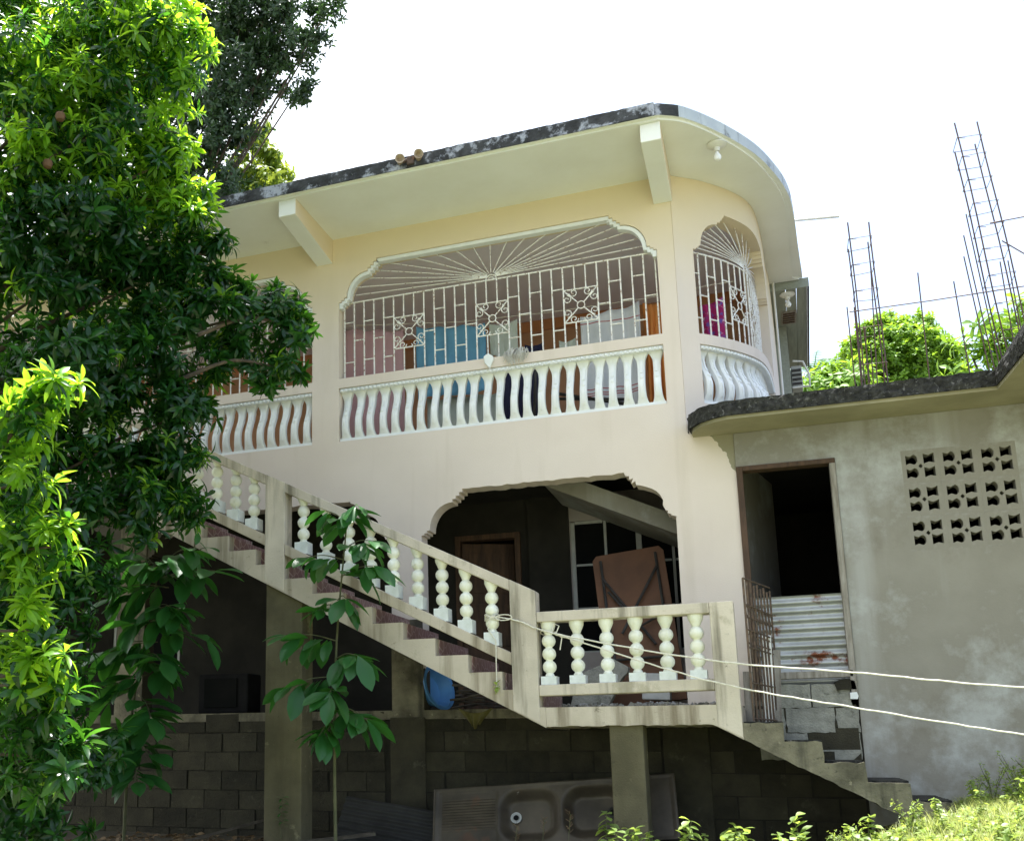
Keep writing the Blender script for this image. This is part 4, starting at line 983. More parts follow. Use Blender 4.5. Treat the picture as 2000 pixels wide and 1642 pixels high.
# ------------------------------------------------------------------ starter bars on the annex roof
def cage(x0, x1, y0, y1, z0, z1, lean, hoops, lab):
    t = thing('rebar_cage', ((x0+x1)/2, (y0+y1)/2, z0), lab, 'rebar')
    L = lambda x, y, z: Vector((x+lean*(z-z0)+.006*math.sin(z*3+x*9), y, z))
    for i, (x, y) in enumerate(((x0, y0), (x1, y0), (x1, y1), (x0, y1))):
        zt = z1-(.0, .03, .12, .16)[i]; mb = MB(); n = 8
        mb.tube([L(x, y, z0+(zt-z0)*k/n) for k in range(n+1)], .0065, 5); part('bar', mb, M['rebar'], t)
    for z in hoops:
        mb = MB(); e = .012; C = [L(x, y, z+rnd.uniform(-.012, .012)) for x, y in ((x0-e, y0-e), (x1+e, y0-e), (x1+e, y1+e), (x0-e, y1+e))]
        mb.tube(C+[C[0], C[0]+Vector((.07, .05, .01))], .0033, 4); part('stirrup', mb, M['rebar'], t)
    return t
cage(.93, 1.105, .15, .38, 2.96, 4.74, -.0, [3.35, 3.7, 4.05, 4.32, 4.56], 'shorter rusty rebar cage rising from the annex roof near the round tree')
cage(2.06, 2.235, .1, .33, 2.96, 5.5, -.075, [3.5, 3.75, 4.0, 4.25, 4.48, 4.7, 4.93, 5.16, 5.34], 'tallest rusty rebar cage leaning above the annex roof')
def rod(P, lab, r=.0056, grp=None):
    mb = MB(); mb.tube(P, r, 5); tag(part('rebar_rod', mb, M['rebar']), lab, 'rebar', grp)
for i, (x, y, z1, dx) in enumerate(((.86, .3, 3.98, 0), (.90, .2, 3.93, .01), (.95, .2, 3.72, .03), (.98, .3, 3.78, 0), (1.02, .2, 4.3, .06), (1.0, .3, 3.6, .02))):
    rod([(x, y, 2.96), (x+dx, y, z1)], 'thin starter bar in the cluster at the foot of the shorter cage', grp='starter bars round the shorter cage')
rod([(1.44, .2, 2.96), (1.45, .2, 4.17)], 'single upright starter bar midway between the two cages')
rod([(1.76, .2, 2.96), (1.72, .2, 4.04)], 'upright starter bar just left of the leaning cage group')
for x, z1, dx in ((1.94, 4.30, -.10), (1.98, 4.5, -.12), (2.02, 4.7, -.12), (2.14, 4.2, -.03), (2.22, 4.2, -.05)):
    rod([(x, .3, 2.96), (x+dx, .3, z1)], 'thin starter bar in the cluster at the foot of the tallest cage', grp='starter bars round the tallest cage')
rod([(.86, .12, 3.86), (1.5, .12, 3.86), (2.6, .12, 3.88)], 'long level bar tied across both rebar cages')
rod([(2.03, .08, 4.48), (2.6, .08, 4.5)], 'short level bar tied high on the tallest cage')
rod([(2.1, .08, 4.3), (2.5, .08, 3.9)], 'slanting bar tied on the tallest cage')
mb = MB(); mb.lathe([(.045, 0), (.045, .2), (.038, .2), (.038, .1)], (2.11, -.2, 3.05), 12); tag(part('pipe_stub', mb, M['alu'], smooth=True), 'short grey pipe stub standing on the annex roof edge', 'pipe')

# ------------------------------------------------------------------ foliage tools
def leaf(L, W, droop, fold, n=4):
    """one leaf along +x: n stations of three points plus a tip."""
    v = []; f = []
    for i in range(n):
        t = i/n; w_ = W*.5*(math.sin(math.pi*min(1, t**1.45*.97+.02))**.7 if t > .05 else .12)
        x = L*t; z = -droop*t*t*L; v += [(x, -w_, z+fold*w_), (x, 0, z), (x, w_, z+fold*w_)]
    v.append((L, 0, -droop*L))
    for i in range(n-1):
        a = 3*i; f += [(a, a+3, a+4, a+1), (a+1, a+4, a+5, a+2)]
    a = 3*(n-1); k = len(v)-1; f += [(a, k, a+1), (a+1, k, a+2)]
    return np.array(v), f
def cluster(nl, L, W, e0, e1, droop, fold, seed, n=4, stem=0.0):
    rr = random.Random(seed); V = []; F = []; o = 0
    for i in range(nl):
        v, f = leaf(L*rr.uniform(.75, 1.15), W*rr.uniform(.85, 1.15), droop*rr.uniform(.6, 1.5), fold, n)
        az = 2.4*i+rr.uniform(-.4, .4); el = R(e0+(e1-e0)*(i/max(1, nl-1))+rr.uniform(-10, 10))
        m = Matrix.Rotation(az, 3, 'Z') @ Matrix.Rotation(-el, 3, 'Y') @ Matrix.Rotation(rr.uniform(-.5, .5), 3, 'X')
        v = v @ np.array(m).T; v[:, 2] += stem*(i/nl); V.append(v); F += [tuple(k+o for k in q) for q in f]; o += len(v)
    return np.vstack(V), F
def cl_mesh(name, vf, m):
    me = bpy.data.meshes.new(name); me.from_pydata(vf[0].tolist(), [], vf[1]); me.materials.append(m); me.polygons.foreach_set('use_smooth', [True]*len(me.polygons)); return me
def frame(axis, spin):
    a = Vector(axis).normalized(); u = a.orthogonal().normalized(); u = Matrix.Rotation(spin, 3, a) @ u; q = a.cross(u)
    return Matrix(((u.x, q.x, a.x), (u.y, q.y, a.y), (u.z, q.z, a.z)))
def join_clusters(name, items, variants, m, parent, kind='stuff'):
    Vs = []; loops = []; starts = []; tot = []; o = 0; lp = 0
    cache = []
    for V, F in variants:
        fl = np.array([i for q in F for i in q]); ln = np.array([len(q) for q in F]); cache.append((V, fl, ln))
    for p, fr, s, k in items:
        V, fl, ln = cache[k]; Vs.append((V*s) @ np.array(fr).T+np.array(p)); loops.append(fl+o); tot.append(ln); o += len(V)
    V = np.vstack(Vs); LP = np.concatenate(loops); LN = np.concatenate(tot); ST = np.concatenate(([0], np.cumsum(LN)[:-1]))
    me = bpy.data.meshes.new(name); me.vertices.add(len(V)); me.vertices.foreach_set('co', V.astype(np.float32).ravel())
    me.loops.add(len(LP)); me.loops.foreach_set('vertex_index', LP.astype(np.int32)); me.polygons.add(len(LN))
    me.polygons.foreach_set('loop_start', ST.astype(np.int32)); me.polygons.foreach_set('loop_total', LN.astype(np.int32))
    me.update(calc_edges=True); me.validate(); me.polygons.foreach_set('use_smooth', [True]*len(me.polygons)); me.materials.append(m)
    return inst(name, me, parent, kind=kind)
def lobe_items(lobes, dens, rr, nv, up=.55, inner=.3, size=(.8, 1.2), flat=.85, bias=None, shoots=0, spread=.3):
    items = []
    for lb in lobes:
        x, y, z, r = lb[:4]; n = int(dens*r*r*12.6*(lb[4] if len(lb) > 4 else 1))+4
        sh = [(Vector((rr.gauss(0, 1), rr.gauss(0, 1), rr.gauss(0, 1)+.25)).normalized(), rr.uniform(.85, 1.3)) for _ in range(max(5, int(shoots*(.35+r))))] if shoots else None
        for _ in range(n):
            d = Vector((rr.gauss(0, 1), rr.gauss(0, 1), rr.gauss(0, 1))).normalized()
            if bias: d = (d+Vector(bias)*rr.random()).normalized()
            ext = 1
            if sh and rr.random() < .88:
                h, ext = rr.choice(sh); d = (h+Vector((rr.gauss(0, 1), rr.gauss(0, 1), rr.gauss(0, 1)))*spread*rr.random()).normalized()
            k = ext*rr.uniform(.72, 1.08) if rr.random() > inner else rr.uniform(.2, .8)
            p = Vector((x+d.x*r*k, y+d.y*r*k, z+d.z*r*k*flat))
            ax_ = d*.7+Vector((0, 0, up))+Vector((rr.uniform(-.4, .4), rr.uniform(-.4, .4), rr.uniform(-.2, .4)))
            items.append((p, frame(ax_, rr.uniform(0, 6.3)), rr.uniform(*size), rr.randrange(nv)))
    return items
def limb(parent, P, r0, r1, name='limb', m=None, n=6):
    C = catmull(P, 5); k = len(C); mb = MB(); mb.tube(C, [r0+(r1-r0)*i/(k-1) for i in range(k)], n); return part(name, mb, m or M['bark'], parent, smooth=True)

# ------------------------------------------------------------------ big fruit tree on the left
def big_tree():
    t = thing('fruit_tree', (-7.2, -3.6, -1.0), 'large glossy leaved fruit tree reaching over the stair from the left', 'tree')
    rr = random.Random(11)
    A = [(-5.54, -3.20, 6.27, .68), (-4.68, -3.20, 6.02, .61), (-4.31, -3.20, 5.63, .34), (-5.54, -3.40, 5.29, .66), (-4.85, -3.20, 5.23, .56), (-4.60, -3.00, 4.81, .30), (-5.33, -3.20, 4.53, .65), (-4.87, -2.80, 4.49, .49), (-4.47, -2.60, 4.62, .27),
         (-5.54, -3.00, 3.91, .62), (-4.98, -2.60, 3.98, .54), (-4.38, -2.40, 4.25, .25), (-4.59, -2.20, 3.88, .41), (-4.07, -2.00, 3.82, .36), (-3.67, -2.00, 3.62, .22), (-4.22, -2.00, 3.41, .32), (-3.80, -2.00, 3.25, .20), (-5.23, -3.00, 3.12, .56), (-4.80, -2.50, 3.23, .49),
         (-4.69, -2.40, 2.78, .38), (-5.08, -2.80, 2.44, .51), (-4.70, -2.40, 2.35, .32), (-4.90, -2.70, 1.95, .38), (-4.72, -2.4, 2.05, .26), (-5.42, -3.00, 1.99, .50)]
    LOW = [(-5.45, -3.0, 1.25, .42), (-5.5, -3.0, .6, .45), (-5.35, -3.0, .05, .42), (-5.55, -3.0, -.45, .45), (-5.1, -2.9, 1.35, .28), (-5.0, -2.9, -.1, .25), (-6.0, -2.9, .9, .6), (-6.0, -2.9, 0, .6)]
    SHADE_CROWN = [(-5.8, -2.6, 7.6, .6), (-6.4, -3.2, 6.2, .8), (-6.5, -3.0, 4.8, .8), (-6.4, -2.8, 3.4, .8), (-6.1, -2.6, 2.2, .6), (-4.6, -1.3, 9.1, .9), (-3.6, -1.2, 9.0, .75), (-5.6, -1.3, 9.6, 1.0), (-5.7, -7.6, 4.6, 1.5), (-7.6, -6.2, 5.2, 1.6), (-8.0, -9.0, 4.6, 1.7), (-4.6, -10.6, 5.0, 1.6), (-6.6, -11.2, 4.2, 1.7), (-9.4, -4.4, 4.2, 1.7), (-3.6, -12.2, 5.2, 1.5), (-9.0, -7.0, 2.0, 1.6), (-7.5, -9.5, 1.6, 1.6), (-5.6, -7.0, 1.6, 1.2), (-5.0, -8.0, 2.8, 1.2), (-6.6, -6.0, 3.6, 1.4), (-5.0, -7.6, .2, 1.0), (-6.2, -5.5, .9, 1.1)]  # out-of-view lobes, most added to shade the low left and middle branches
    F = [(-3.74, -5.40, 1.93, .17), (-3.60, -5.40, 1.95, .13), (-3.79, -5.40, 1.71, .16), (-3.81, -5.40, 1.42, .17), (-3.72, -5.40, 1.18, .14), (-3.55, -5.40, 1.06, .12), (-3.77, -5.40, .90, .17), (-3.65, -5.40, .62, .16), (-3.47, -5.40, .40, .15), (-3.63, -5.40, .33, .18), (-3.67, -5.20, .15, .19), (-3.76, -5.20, -.03, .22), (-3.58, -5.20, -.06, .15), (-3.95, -5.3, 1.1, .2), (-3.95, -5.2, .4, .25)]
    tr = [(-7.2, -3.6, -1.2), (-7.1, -3.5, 1.0), (-6.9, -3.4, 3.2), (-6.6, -3.3, 5.5)]
    limb(t, tr, .24, .12, 'trunk', n=10)
    for i, (x, y, z, r) in enumerate(A+SHADE_CROWN+LOW):
        if r > 1.3: continue
        if r < .3 and i > 3: s = Vector((x-.7, y-.5, z-.15))
        else: s = Vector((-6.9, -3.4, max(.8, z-1.3)))
        limb(t, [s, Vector((x, y, z))*.5+s*.5+Vector((0, 0, .12)), (x, y, z)], .035 if r > .3 else .02, .01)
    fs = [(-5.6, -4.6, .2), (-4.6, -5.1, .9)]
    limb(t, [(-7.1, -3.55, .2), (-5.6, -4.6, .3), (-4.3, -5.3, 1.3), (-3.75, -5.4, 1.85)], .05, .01); limb(t, [(-5.6, -4.6, .3), (-4.4, -5.3, .35), (-3.6, -5.4, .4)], .03, .008)
    for x, y, z, r in F[3:12:2]: limb(t, [(-4.3, -5.3, z-.1), (-4.0, -5.35, z), (x, y, z)], .015, .006)
    V = [cluster(11, .135, .042, -25, 66, .6, .32, 50+i, 5, .04) for i in range(5)]
    itA = lobe_items(A, 62, rr, 5, .5, .30, (.5, 1.0), shoots=17, spread=.26)+lobe_items(LOW, 42, rr, 5, .5, .34, (.6, 1.0), shoots=22); itT = lobe_items(SHADE_CROWN, 13, rr, 5, .5, .4, (.9, 1.3))
    itF = lobe_items(F, 40, rr, 5, .75, .15, (.5, .95), shoots=16, spread=.3)
    cam = Vector((0, -10, 0))
    allit = itA+itF
    def yp(p, fr):      # share of leaves in the sunlit colour: sunshine painted by height, place and facing
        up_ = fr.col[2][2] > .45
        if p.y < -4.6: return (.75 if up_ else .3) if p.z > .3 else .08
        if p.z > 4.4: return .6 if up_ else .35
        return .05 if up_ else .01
    # the 300 clusters that show largest are parts of their own
    allit.sort(key=lambda q: -(q[2]/(q[0]-cam).length+(.06 if (q[0]-cam).length < 6.6 else 0)+rr.random()*.02))
    me = [cl_mesh('leaf_cluster', v, M['leafA2']) for v in V]; me2 = [cl_mesh('leaf_cluster', v, M['leafA']) for v in V]
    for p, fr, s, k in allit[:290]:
        sunny = rr.random() < yp(p, fr)
        inst('leaf_cluster', (me if sunny else me2)[k], t, T(p) @ (fr.to_4x4() @ Matrix.Diagonal((s, s, s, 1))))
    rest = allit[290:]
    a, b = [], []
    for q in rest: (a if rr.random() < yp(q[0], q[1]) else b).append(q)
    join_clusters('foliage', b+itT, V, M['leafA'], t); join_clusters('sunlit_foliage', a, V, M['leafA2'], t)  # the first mesh also carries the unseen lobes added for shade
    for x, y, z in ((-4.24, -3.45, 6.12), (-4.93, -3.78, 4.92), (-5.05, -3.75, 4.55)):
        mb = MB(); mb.lathe([(.004, -.042), (.03, -.032), (.042, 0), (.034, .026), (.006, .04)], (x, y, z), 12); mb.tube([(x, y, z+.035), (x-.03, y+.1, z+.14)], .004, 4); part('fruit', mb, M['fruit'], t, smooth=True)
big_tree()

def small_leaf_tree(name, base, lobes, dens, V, m, lab, cat='tree', twigs=True, up=.2, trunk_r=.2, seed=1, inner=.35, size=(.8, 1.25), bias=None, flat=.9, shoots=16):
    t = thing(name, base, lab, cat); rr = random.Random(seed)
    top = Vector(lobes[0][:3])
    cz = sum(l[2] for l in lobes)/len(lobes); cx = sum(l[0] for l in lobes)/len(lobes); cy = sum(l[1] for l in lobes)/len(lobes)
    fork = Vector((base[0]*.4+cx*.6, base[1]*.4+cy*.6, base[2]+(cz-base[2])*.72))
    limb(t, [base, Vector(base)*.5+fork*.5+Vector((.15, 0, 0)), fork], trunk_r, trunk_r*.5, 'trunk', n=9)
    for l in lobes: limb(t, [fork, fork*.45+Vector(l[:3])*.55+Vector((0, 0, -.2)), l[:3]], trunk_r*.35, .015)
    it = lobe_items(lobes, dens, rr, len(V), up, inner, size, flat, bias, shoots, .35)
    join_clusters('crown', it, V, m, t); return t
VB_ = [cluster(9, .13, .055, -40, 70, .25, .2, 80+i, 3, .10) for i in range(4)]
# world positions of the crown lobes (behind the house)
LB = [(-11.3, 9.2, 16.4, 1.1), (-10.3, 9.2, 16.2, .95), (-9.15, 9.2, 16.1, .7), (-8.05, 9.1, 16.0, .42), (-10.9, 9.1, 14.7, 1.15), (-9.7, 9.1, 14.9, .75), (-8.75, 9.1, 14.2, .36), (-11.0, 9.0, 13.2, 1.1), (-10.9, 8.9, 11.7, 1.0), (-10.45, 9.0, 13.6, .6), (-12.2, 9.0, 14.5, 1.1), (-12.3, 9.2, 16.5, 1.1), (-11.0, 8.8, 10.5, .8), (-10.5, 9.2, 17.6, 1.0), (-9.3, 9.2, 17.2, .8), (-9.0, 9.1, 15.2, .5), (-8.4, 9.1, 15.3, .3), (-12.0, 8.8, 12.0, 1.0), (-12.0, 8.8, 10.2, 1.0)]
small_leaf_tree('dark_tree', (-15.5, 9.5, -1), LB, 30, VB_, M['leafB'], 'tall dark small leaved tree rising behind the left end of the roof', seed=21, trunk_r=.12)
VY_ = [cluster(9, .22, .07, -75, 20, .5, .25, 90+i, 3, .08) for i in range(4)]
LY = [(-11.1, 11.5, 14.75, .55), (-10.6, 11.5, 14.0, .55), (-11.4, 11.5, 14.0, .75), (-10.2, 11.4, 13.35, .5), (-10.9, 11.4, 13.1, .8), (-12.0, 11.5, 13.2, .9)]
small_leaf_tree('yellow_green_tree', (-12, 12, -1), LY, 11, VY_, M['leafY'], 'yellow green drooping tree peeping between dark tree and roof', seed=22, trunk_r=.2, up=-.1)
VR_ = [cluster(10, .15, .075, -20, 60, .3, .2, 100+i, 3, .08) for i in range(4)]
def round_tree():
    rr = random.Random(31); c = Vector((4.05, 24, 10.55)); lobes = []
    for i in range(70):
        d = Vector((rr.gauss(0, 1), rr.gauss(0, 1), rr.gauss(0, .9))).normalized(); lobes.append((c.x+d.x*1.45, c.y+d.y*1.3, c.z+d.z*1.75, rr.uniform(.28, .48)))
    lobes += [(4, 24, 8.9, 1.4), (4.05, 24, 10.4, 1.2)]
    small_leaf_tree('round_tree', (4.1, 24.2, -1), lobes, 30, VR_, M['leafR'], 'bright rounded tree beyond the annex roof behind the shorter cage', seed=32, inner=.15, trunk_r=.2, up=.6, shoots=0)
round_tree()
VS_ = [cluster(10, .20, .07, -40, 40, .3, .2, 110+i, 3, .18) for i in range(3)]
small_leaf_tree('slender_tree', (4.2, 9, -1), [(3.66, 8.6, 6.55, .28, .5), (3.25, 8.6, 6.1, .22, .5), (3.6, 8.6, 5.9, .3, .5), (3.15, 8.6, 5.75, .25, .5), (4.05, 8.7, 6.6, .3, .5), (3.9, 8.6, 6.0, .3, .5)], 14, VS_, M['leafR'], 'thin leafy tree half seen through the tallest cage', seed=41, trunk_r=.06, up=.2)
small_leaf_tree('bushy_tree', (1.9, 15, -1), [(1.25, 14.5, 7.6, .5), (1.7, 14.5, 7.75, .4), (1.0, 14.5, 7.3, .6), (2.2, 14.5, 7.6, .4), (1.7, 14.5, 7.0, .8)], 16, VS_, M['leafR'], 'low leafy tree under the palm beside the timber eave', seed=42, trunk_r=.1)
def palm():
    t = thing('palm_tree', (1.0, 16, -1), 'small palm with narrow fronds beside the timber eave', 'palm')
    limb(t, [(1.0, 16, -1), (1.2, 16, 4), (1.35, 16, 8.55)], .12, .07, 'trunk', n=8); rr = random.Random(5); c = Vector((1.35, 16, 8.6))
    for i in range(15):
        a = i*2.4; el = rr.uniform(-.1, .9); L = rr.uniform(.8, 1.15); P = []
        for k in range(9):
            s = k/8; P.append(c+Vector((math.cos(a)*math.cos(el)*L*s, math.sin(a)*math.cos(el)*L*s, math.sin(el)*L*s-.5*s*s)))
        mb = MB(); mb.tube(P, [.012*(1-.8*k/8) for k in range(9)], 4)
        for k in range(1, 9):
            d = (P[k]-P[k-1]).normalized(); sd_ = d.cross(Vector((0, 0, 1))).normalized()
            for sg in (-1, 1):
                for h in (0, .5):
                    p = P[k]-(P[k]-P[k-1])*h; q = p+(sd_*sg*.8+d*.6+Vector((0, 0, -.35))).normalized()*.30*(1-.4*k/8); wv = d*.014
                    mb.add([p-wv, p+wv, q], [(0, 1, 2)])
        part('frond', mb, M['leafP'], t)
palm()

# ------------------------------------------------------------------ broad leaved saplings beneath the stair
def big_leaf_mesh(L, W, seed, m):
    rr = random.Random(seed); v = []; f = []; n = 8
    for i in range(n+1):
        t = i/n; w_ = W*.5*(math.sin(math.pi*(t**1.25))**.75 if 0 < t < 1 else .02)*(1+.05*math.sin(i*2.2)); x = L*t; z = -.25*L*t*t
        v += [(x, -w_, z+.22*w_), (x, -w_*.5, z+.13*w_), (x, 0, z), (x, w_*.5, z+.13*w_), (x, w_, z+.22*w_)]
    for i in range(n):
        for k in range(4): a = 5*i+k; f.append((a, a+5, a+6, a+1))
    me = bpy.data.meshes.new('leaf'); me.from_pydata(v, [], f); me.materials.append(m); me.polygons.foreach_set('use_smooth', [True]*len(f)); return me
BL = [big_leaf_mesh(.24, .105, i, M['leafS']) for i in range(3)]
def sapling(base, stem, sprays, lab, seed):
    t = thing('sapling', base, lab, 'plant'); rr = random.Random(seed)
    limb(t, stem, .016, .006, 'stem', M['sapstem'])
    for (p, d, n, s) in sprays:
        p, d = Vector(p), Vector(d); e = p+d; limb(t, [p, p*.5+e*.5+Vector((0, 0, .03)), e], .006, .003, 'twig', M['sapstem'], 5)
        for i in range(n):
            q = p.lerp(e, .12+.88*i/(n-1)); az = math.atan2(d.y, d.x)+(0 if i == n-1 else (-1)**i*rr.uniform(.5, 1.3)); el = rr.uniform(-.9, .15)
            sc = s*rr.uniform(.9, 1.35)
            inst('leaf', BL[rr.randrange(3)], t, T(q) @ Matrix.Rotation(az, 4, 'Z') @ Matrix.Rotation(-el, 4, 'Y') @ Matrix.Rotation(rr.uniform(-.6, .6), 4, 'X') @ Matrix.Scale(sc, 4))
S1_ = [((-3.36, -1.6, 1.95), (.12, -.1, .10), 6, .9), ((-3.36, -1.6, 1.9), (-.16, -.1, .12), 5, .9), ((-3.38, -1.6, 1.7), (.3, -.12, .02), 6, .95), ((-3.40, -1.6, 1.6), (-.34, -.05, .03), 5, .8), ((-3.42, -1.6, 1.45), (.36, -.15, .05), 7, 1.05), ((-3.45, -1.6, 1.25), (.16, -.2, -.02), 5, 1.0), ((-3.46, -1.6, 1.2), (-.12, -.12, -.05), 4, .8), ((-3.46, -1.6, .9), (-.40, -.1, .05), 7, 1.0), ((-3.47, -1.6, .75), (.28, -.2, .0), 7, 1.05), ((-3.47, -1.6, .6), (-.38, -.2, -.1), 8, 1.1), ((-3.47, -1.6, .5), (.05, -.25, -.05), 6, 1.0), ((-3.47, -1.6, .35), (.32, -.1, -.12), 7, 1.05), ((-3.47, -1.6, .25), (-.05, -.25, -.15), 7, 1.0)]
S1_ = [(p, d, n+5, s_) for p, d, n, s_ in S1_]
sapling((-3.47, -1.6, gz(-3.47, -1.6)), [(-3.47, -1.6, gz(-3.47, -1.6)-.05), (-3.48, -1.6, 0), (-3.46, -1.6, .9), (-3.36, -1.6, 1.95)], S1_, 'slim sapling with broad leaves standing before the stair flight', 61)
S2_ = [(p, d, n+3, s_*1.1) for p, d, n, s_ in [((-5.4, -1.4, 1.7), (-.2, -.1, .15), 7, 1.1), ((-5.3, -1.4, 1.75), (.35, -.12, .08), 8, 1.1), ((-5.3, -1.4, 1.6), (.6, -.1, .0), 8, 1.1), ((-5.45, -1.4, 1.4), (-.3, -.12, .0), 7, 1.1), ((-5.35, -1.4, 1.3), (.3, -.15, -.05), 8, 1.15), ((-5.4, -1.4, 1.1), (.6, -.1, -.1), 7, 1.0), ((-5.5, -1.4, 1.0), (-.3, -.15, -.1), 6, 1.1), ((-5.5, -1.4, .8), (.35, -.12, -.1), 6, 1.1), ((-5.55, -1.4, .6), (-.25, -.15, -.2), 6, 1.2), ((-5.6, -1.4, .3), (.3, -.15, .0), 6, 1.1), ((-5.6, -1.4, .15), (.32, -.2, -.2), 7, 1.2), ((-5.6, -1.4, 0), (-.2, -.2, -.15), 6, 1.1)]]
S2_ += [(tuple(Vector(p)+Vector((.12, -.12, -.13))), (-d[0]*.8+.05, d[1]-.08, d[2]), n, s_*.95) for p, d, n, s_ in S2_[::1]]
sapling((-5.65, -1.4, gz(-5.65, -1.4)), [(-5.65, -1.4, gz(-5.65, -1.4)-.05), (-5.62, -1.4, .2), (-5.5, -1.4, 1.0), (-5.35, -1.4, 1.75)], S2_, 'dark spreading broad leaved shrub in the shade under the stair', 62)
S3_ = [((-5.1, -1.2, 1.95), (.1, -.03, .22), 4, .55), ((-5.1, -1.2, 1.8), (.14, -.04, .08), 4, .6)]
sapling((-5.1, -1.2, 1.5), [(-5.12, -1.2, 1.45), (-5.1, -1.2, 1.98)], S3_, 'small leafy shoot before the upper stair treads', 63)
VW = [cluster(6, .07, .014, -20, 30, .3, .2, 130+i, 3, .02) for i in range(2)]
cw_ = thing('column_weed', (-4.2, -1.08, -.75), 'tiny thin weed growing before the tall column', 'weed')
limb(cw_, [(-4.2, -1.1, -.78), (-4.22, -1.1, -.6), (-4.2, -1.1, -.42)], .004, .002, 'stem', M['sapstem'], 4)
for z in (-.44, -.50, -.57, -.64): inst('leaf_cluster', cl_mesh('weed_cluster', VW[0], M['leafS']), cw_, T((-4.2+rnd.uniform(-.01, .01), -1.1, z)))
tw = thing('hanging_shoot', (-2.2, -1.12, .5), 'yellow green shoot dangling at the end of the string', 'plant')
inst('leaf_cluster', cl_mesh('shoot_cluster', cluster(9, .055, .03, -80, 60, .3, .2, 140, 3, .03), M['weed']), tw, T((-2.2, -1.13, .50)))

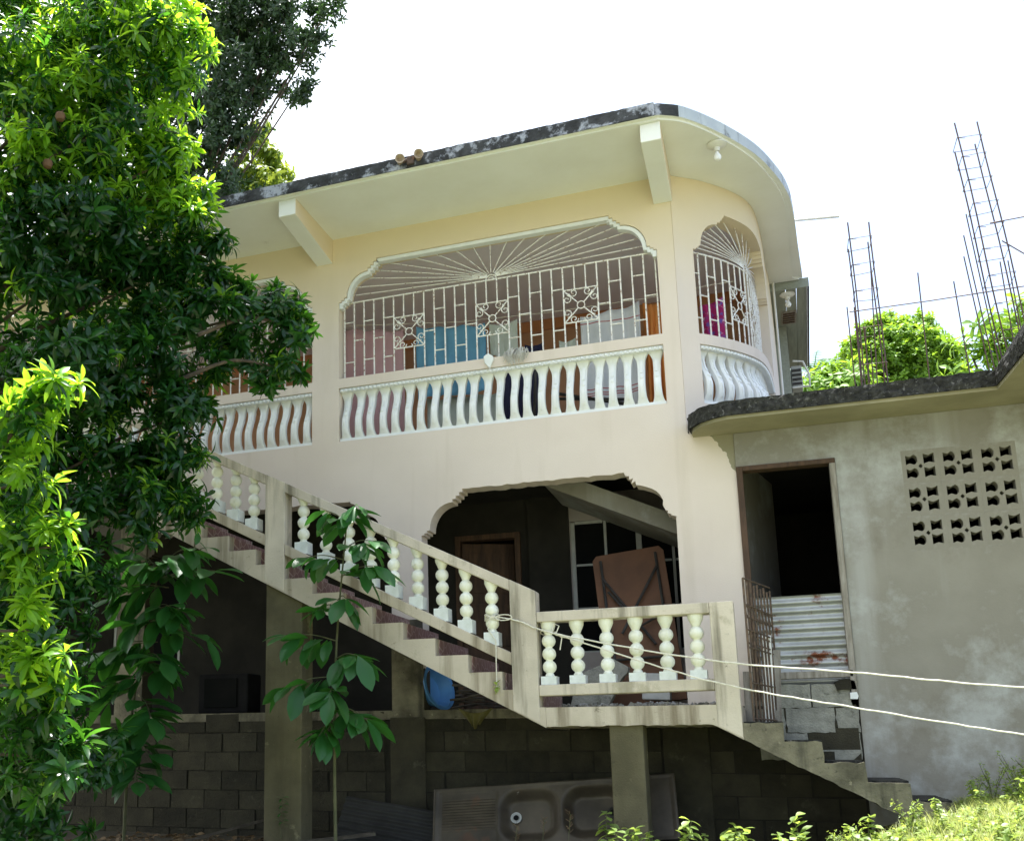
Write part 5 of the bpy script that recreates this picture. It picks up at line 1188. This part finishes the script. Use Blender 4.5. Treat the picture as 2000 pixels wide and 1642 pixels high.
# ------------------------------------------------------------------ weeds and grass
def weeds():
    rr = random.Random(71); protos = []
    for s in range(5):
        h = .16+.05*s; V = []; F = []; o = 0
        for k in range(5+s):
            z = h*(.3+.7*k/(4+s)); v, f = cluster(3, .075*(1.15-.4*k/(5+s)), .042, -10, 35, .35, .2, 200+s*20+k, 4)
            v = v+np.array([.01*math.sin(k*2), .01*math.cos(k*2), z]); V.append(v); F += [tuple(i+o for i in q) for q in f]; o += len(v)
        mb = MB(); mb.tube([(0, 0, -.05), (.006, 0, h*.5), (0, .005, h)], [.004, .003, .002], 4)
        protos.append((cl_mesh('weed_leaves', (np.vstack(V), F), M['weed']), mb.mesh('weed_stem', M['sapstem'])))
    spots = []
    for i in range(96):
        if i < 44: x, y = rr.uniform(-1.3, .6), rr.uniform(-2.5, -1.55)
        elif i < 76: x, y = rr.uniform(.45, 2.0), rr.uniform(-2.6, -1.35)
        else: x, y = rr.uniform(1.25, 2.2), rr.uniform(-1.2, -.25)
        spots.append((x, y))
    for x, y in spots:
        lit = 'low leafy weed in the sunlit grass beside the bottom steps' if x > .5 else 'low leafy weed in the sun before the shaded block wall'
        t = thing('weed', (x, y, gz(x, y)), lit, 'weed', 'weeds beside the bottom steps' if x > .5 else 'weeds before the block wall')
        t.rotation_euler = (rr.uniform(-.2, .2), rr.uniform(-.2, .2), rr.uniform(0, 6)); s = rr.uniform(.7, 1.25) if x < .5 else rr.uniform(.42, .85); t.scale = (s, s, s)
        p = rr.choice(protos)
        for nm, me in (('leaves', p[0]), ('stem', p[1])):
            o = bpy.data.objects.new(nm, me); COL.objects.link(o); o.parent = t
    # tall wispy weeds by the annex wall
    for i, (x, y, h) in enumerate(((1.45, -.35, .30), (1.62, -.5, .36), (1.75, -.6, .34), (1.9, -.4, .42), (1.3, -.5, .2), (1.55, -.9, .28), (1.75, -.9, .36), (.35, -1.75, .26), (.75, -1.6, .24))):
        t = thing('wispy_weed', (x, y, gz(x, y)), 'tall wispy weed with tiny leaves against the grey annex wall' if x > 1 else 'tall wispy weed with tiny leaves at the foot of the steps', 'weed', 'wispy weeds by the annex')
        mb = MB(); z0 = gz(x, y); items = []
        for b in range(7):
            a = rr.uniform(0, 6.3); e = rr.uniform(.2, .5)*h; P = [Vector((x, y, z0-.03)), Vector((x+.3*e*math.cos(a), y+.3*e*math.sin(a), z0+h*.5)), Vector((x+e*math.cos(a), y+e*math.sin(a), z0+h*rr.uniform(.7, 1.1)))]
            C = catmull(P, 5); mb.tube(C, .0022, 4)
            for p in C[3:]:
                for q in range(3): items.append((p+Vector((rr.uniform(-.03, .03), rr.uniform(-.03, .03), rr.uniform(-.02, .03))), frame((rr.uniform(-1, 1), rr.uniform(-1, 1), 1), rr.uniform(0, 6)), rr.uniform(.16, .36), rr.randrange(2)))
        part('stems', mb, M['sapstem'], t); join_clusters('leaves', items, [cluster(3, .06, .03, 0, 30, .2, .2, 300+q, 3) for q in range(2)], M['weed'], t, None)
    # seed heads
    for i, (x, y) in enumerate(((-1.95, -1.75), (-1.75, -1.7), (-1.55, -1.72))):
        t = thing('seeding_grass', (x, y, gz(x, y)), 'grass stalk with brown seed head before the sink', 'grass stalk', 'seeding grass before the sink'); z0 = gz(x, y); h = .30+.04*i
        mb = MB(); mb.tube([(x, y, z0), (x+.01, y, z0+h*.6), (x+.03, y, z0+h)], .002, 4); part('stalk', mb, M['sapstem'], t)
        mb = MB()
        for k in range(16):
            z = z0+h*(.65+.4*k/16); a = rr.uniform(0, 6); mb.tube([(x+.022, y, z), (x+.022+.03*math.cos(a), y+.03*math.sin(a), z+.02)], .0018, 3)
        part('seed_head', mb, M['drygrass'], t)
    # grass
    items = []
    G = []
    for s in range(4):
        V = []; F = []; o = 0; r2 = random.Random(400+s)
        for k in range(9):
            L = r2.uniform(.10, .24); a = r2.uniform(0, 6.3); tl = r2.uniform(.15, .8); v = []; 
            for q in range(4):
                s_ = q/4; r_ = L*(tl*s_*s_); w_ = .004*(1-s_*.7); c = np.array([r_*math.cos(a), r_*math.sin(a), L*s_*(1-.25*tl*s_)]); sd_ = np.array([-math.sin(a), math.cos(a), 0])*w_; v += [c-sd_, c+sd_]
            v.append(np.array([L*tl*math.cos(a), L*tl*math.sin(a), L*(1-.3*tl)])); F += [tuple(i+o for i in q) for q in ((0, 1, 3, 2), (2, 3, 5, 4), (4, 5, 7, 6), (6, 7, 8))]; V += v; o += 9
        G.append((np.array(V), F))
    for i in range(3000):
        if i < 1700: x, y = rr.uniform(.3, 2.4), rr.uniform(-2.8, -1.2)
        elif i < 2400: x, y = rr.uniform(1.15, 2.6), rr.uniform(-1.2, -.1)
        else: x, y = rr.uniform(-2.4, .5), rr.uniform(-3.2, -1.75)
        if x < 1.15 and y > -1.2: continue
        items.append((Vector((x, y, gz(x, y)-.01)), frame((rr.uniform(-.15, .15), rr.uniform(-.15, .15), 1), rr.uniform(0, 6.3)), rr.uniform(.3, .75), rr.randrange(4)))
    g = join_clusters('grass', items, G, M['grass'], None); g['label'] = 'short sunlit grass along the foot of the building'
    # ground cover of small leaves
    items = [(Vector((x, y, gz(x, y)+rr.uniform(.0, .05))), frame((rr.uniform(-.4, .4), rr.uniform(-.4, .4), 1), rr.uniform(0, 6.3)), rr.uniform(.55, 1.15), rr.randrange(3)) for x, y in [((rr.uniform(.4, 2.6), rr.uniform(-3.2, -1.2)) if i < 1600 else (rr.uniform(1.15, 2.6), rr.uniform(-1.2, -.05)) if i < 2400 else (rr.uniform(-1.8, .6), rr.uniform(-3.0, -1.8))) for i in range(3100)]]
    g = join_clusters('ground_cover', items, [cluster(5, .05, .028, -5, 40, .25, .2, 500+q, 3, .02) for q in range(3)], M['weed'], None); g['label'] = 'creeping small leaved ground cover in the sun'
    # litter in the shade
    items = [(Vector((x, y, gz(x, y)+.012)), frame((rr.uniform(-.5, .5), rr.uniform(-.5, .5), 1), rr.uniform(0, 6.3)), rr.uniform(.5, 1.2), 0) for x, y in [(rr.uniform(-6.5, -.3), rr.uniform(-1.9, -.1)) for _ in range(700)]]
    g = join_clusters('leaf_litter', items, [cluster(2, .09, .04, -5, 15, .3, .2, 600, 3)], M['drygrass'], None); g['label'] = 'dry leaf litter on the shaded ground under the stair'
weeds()
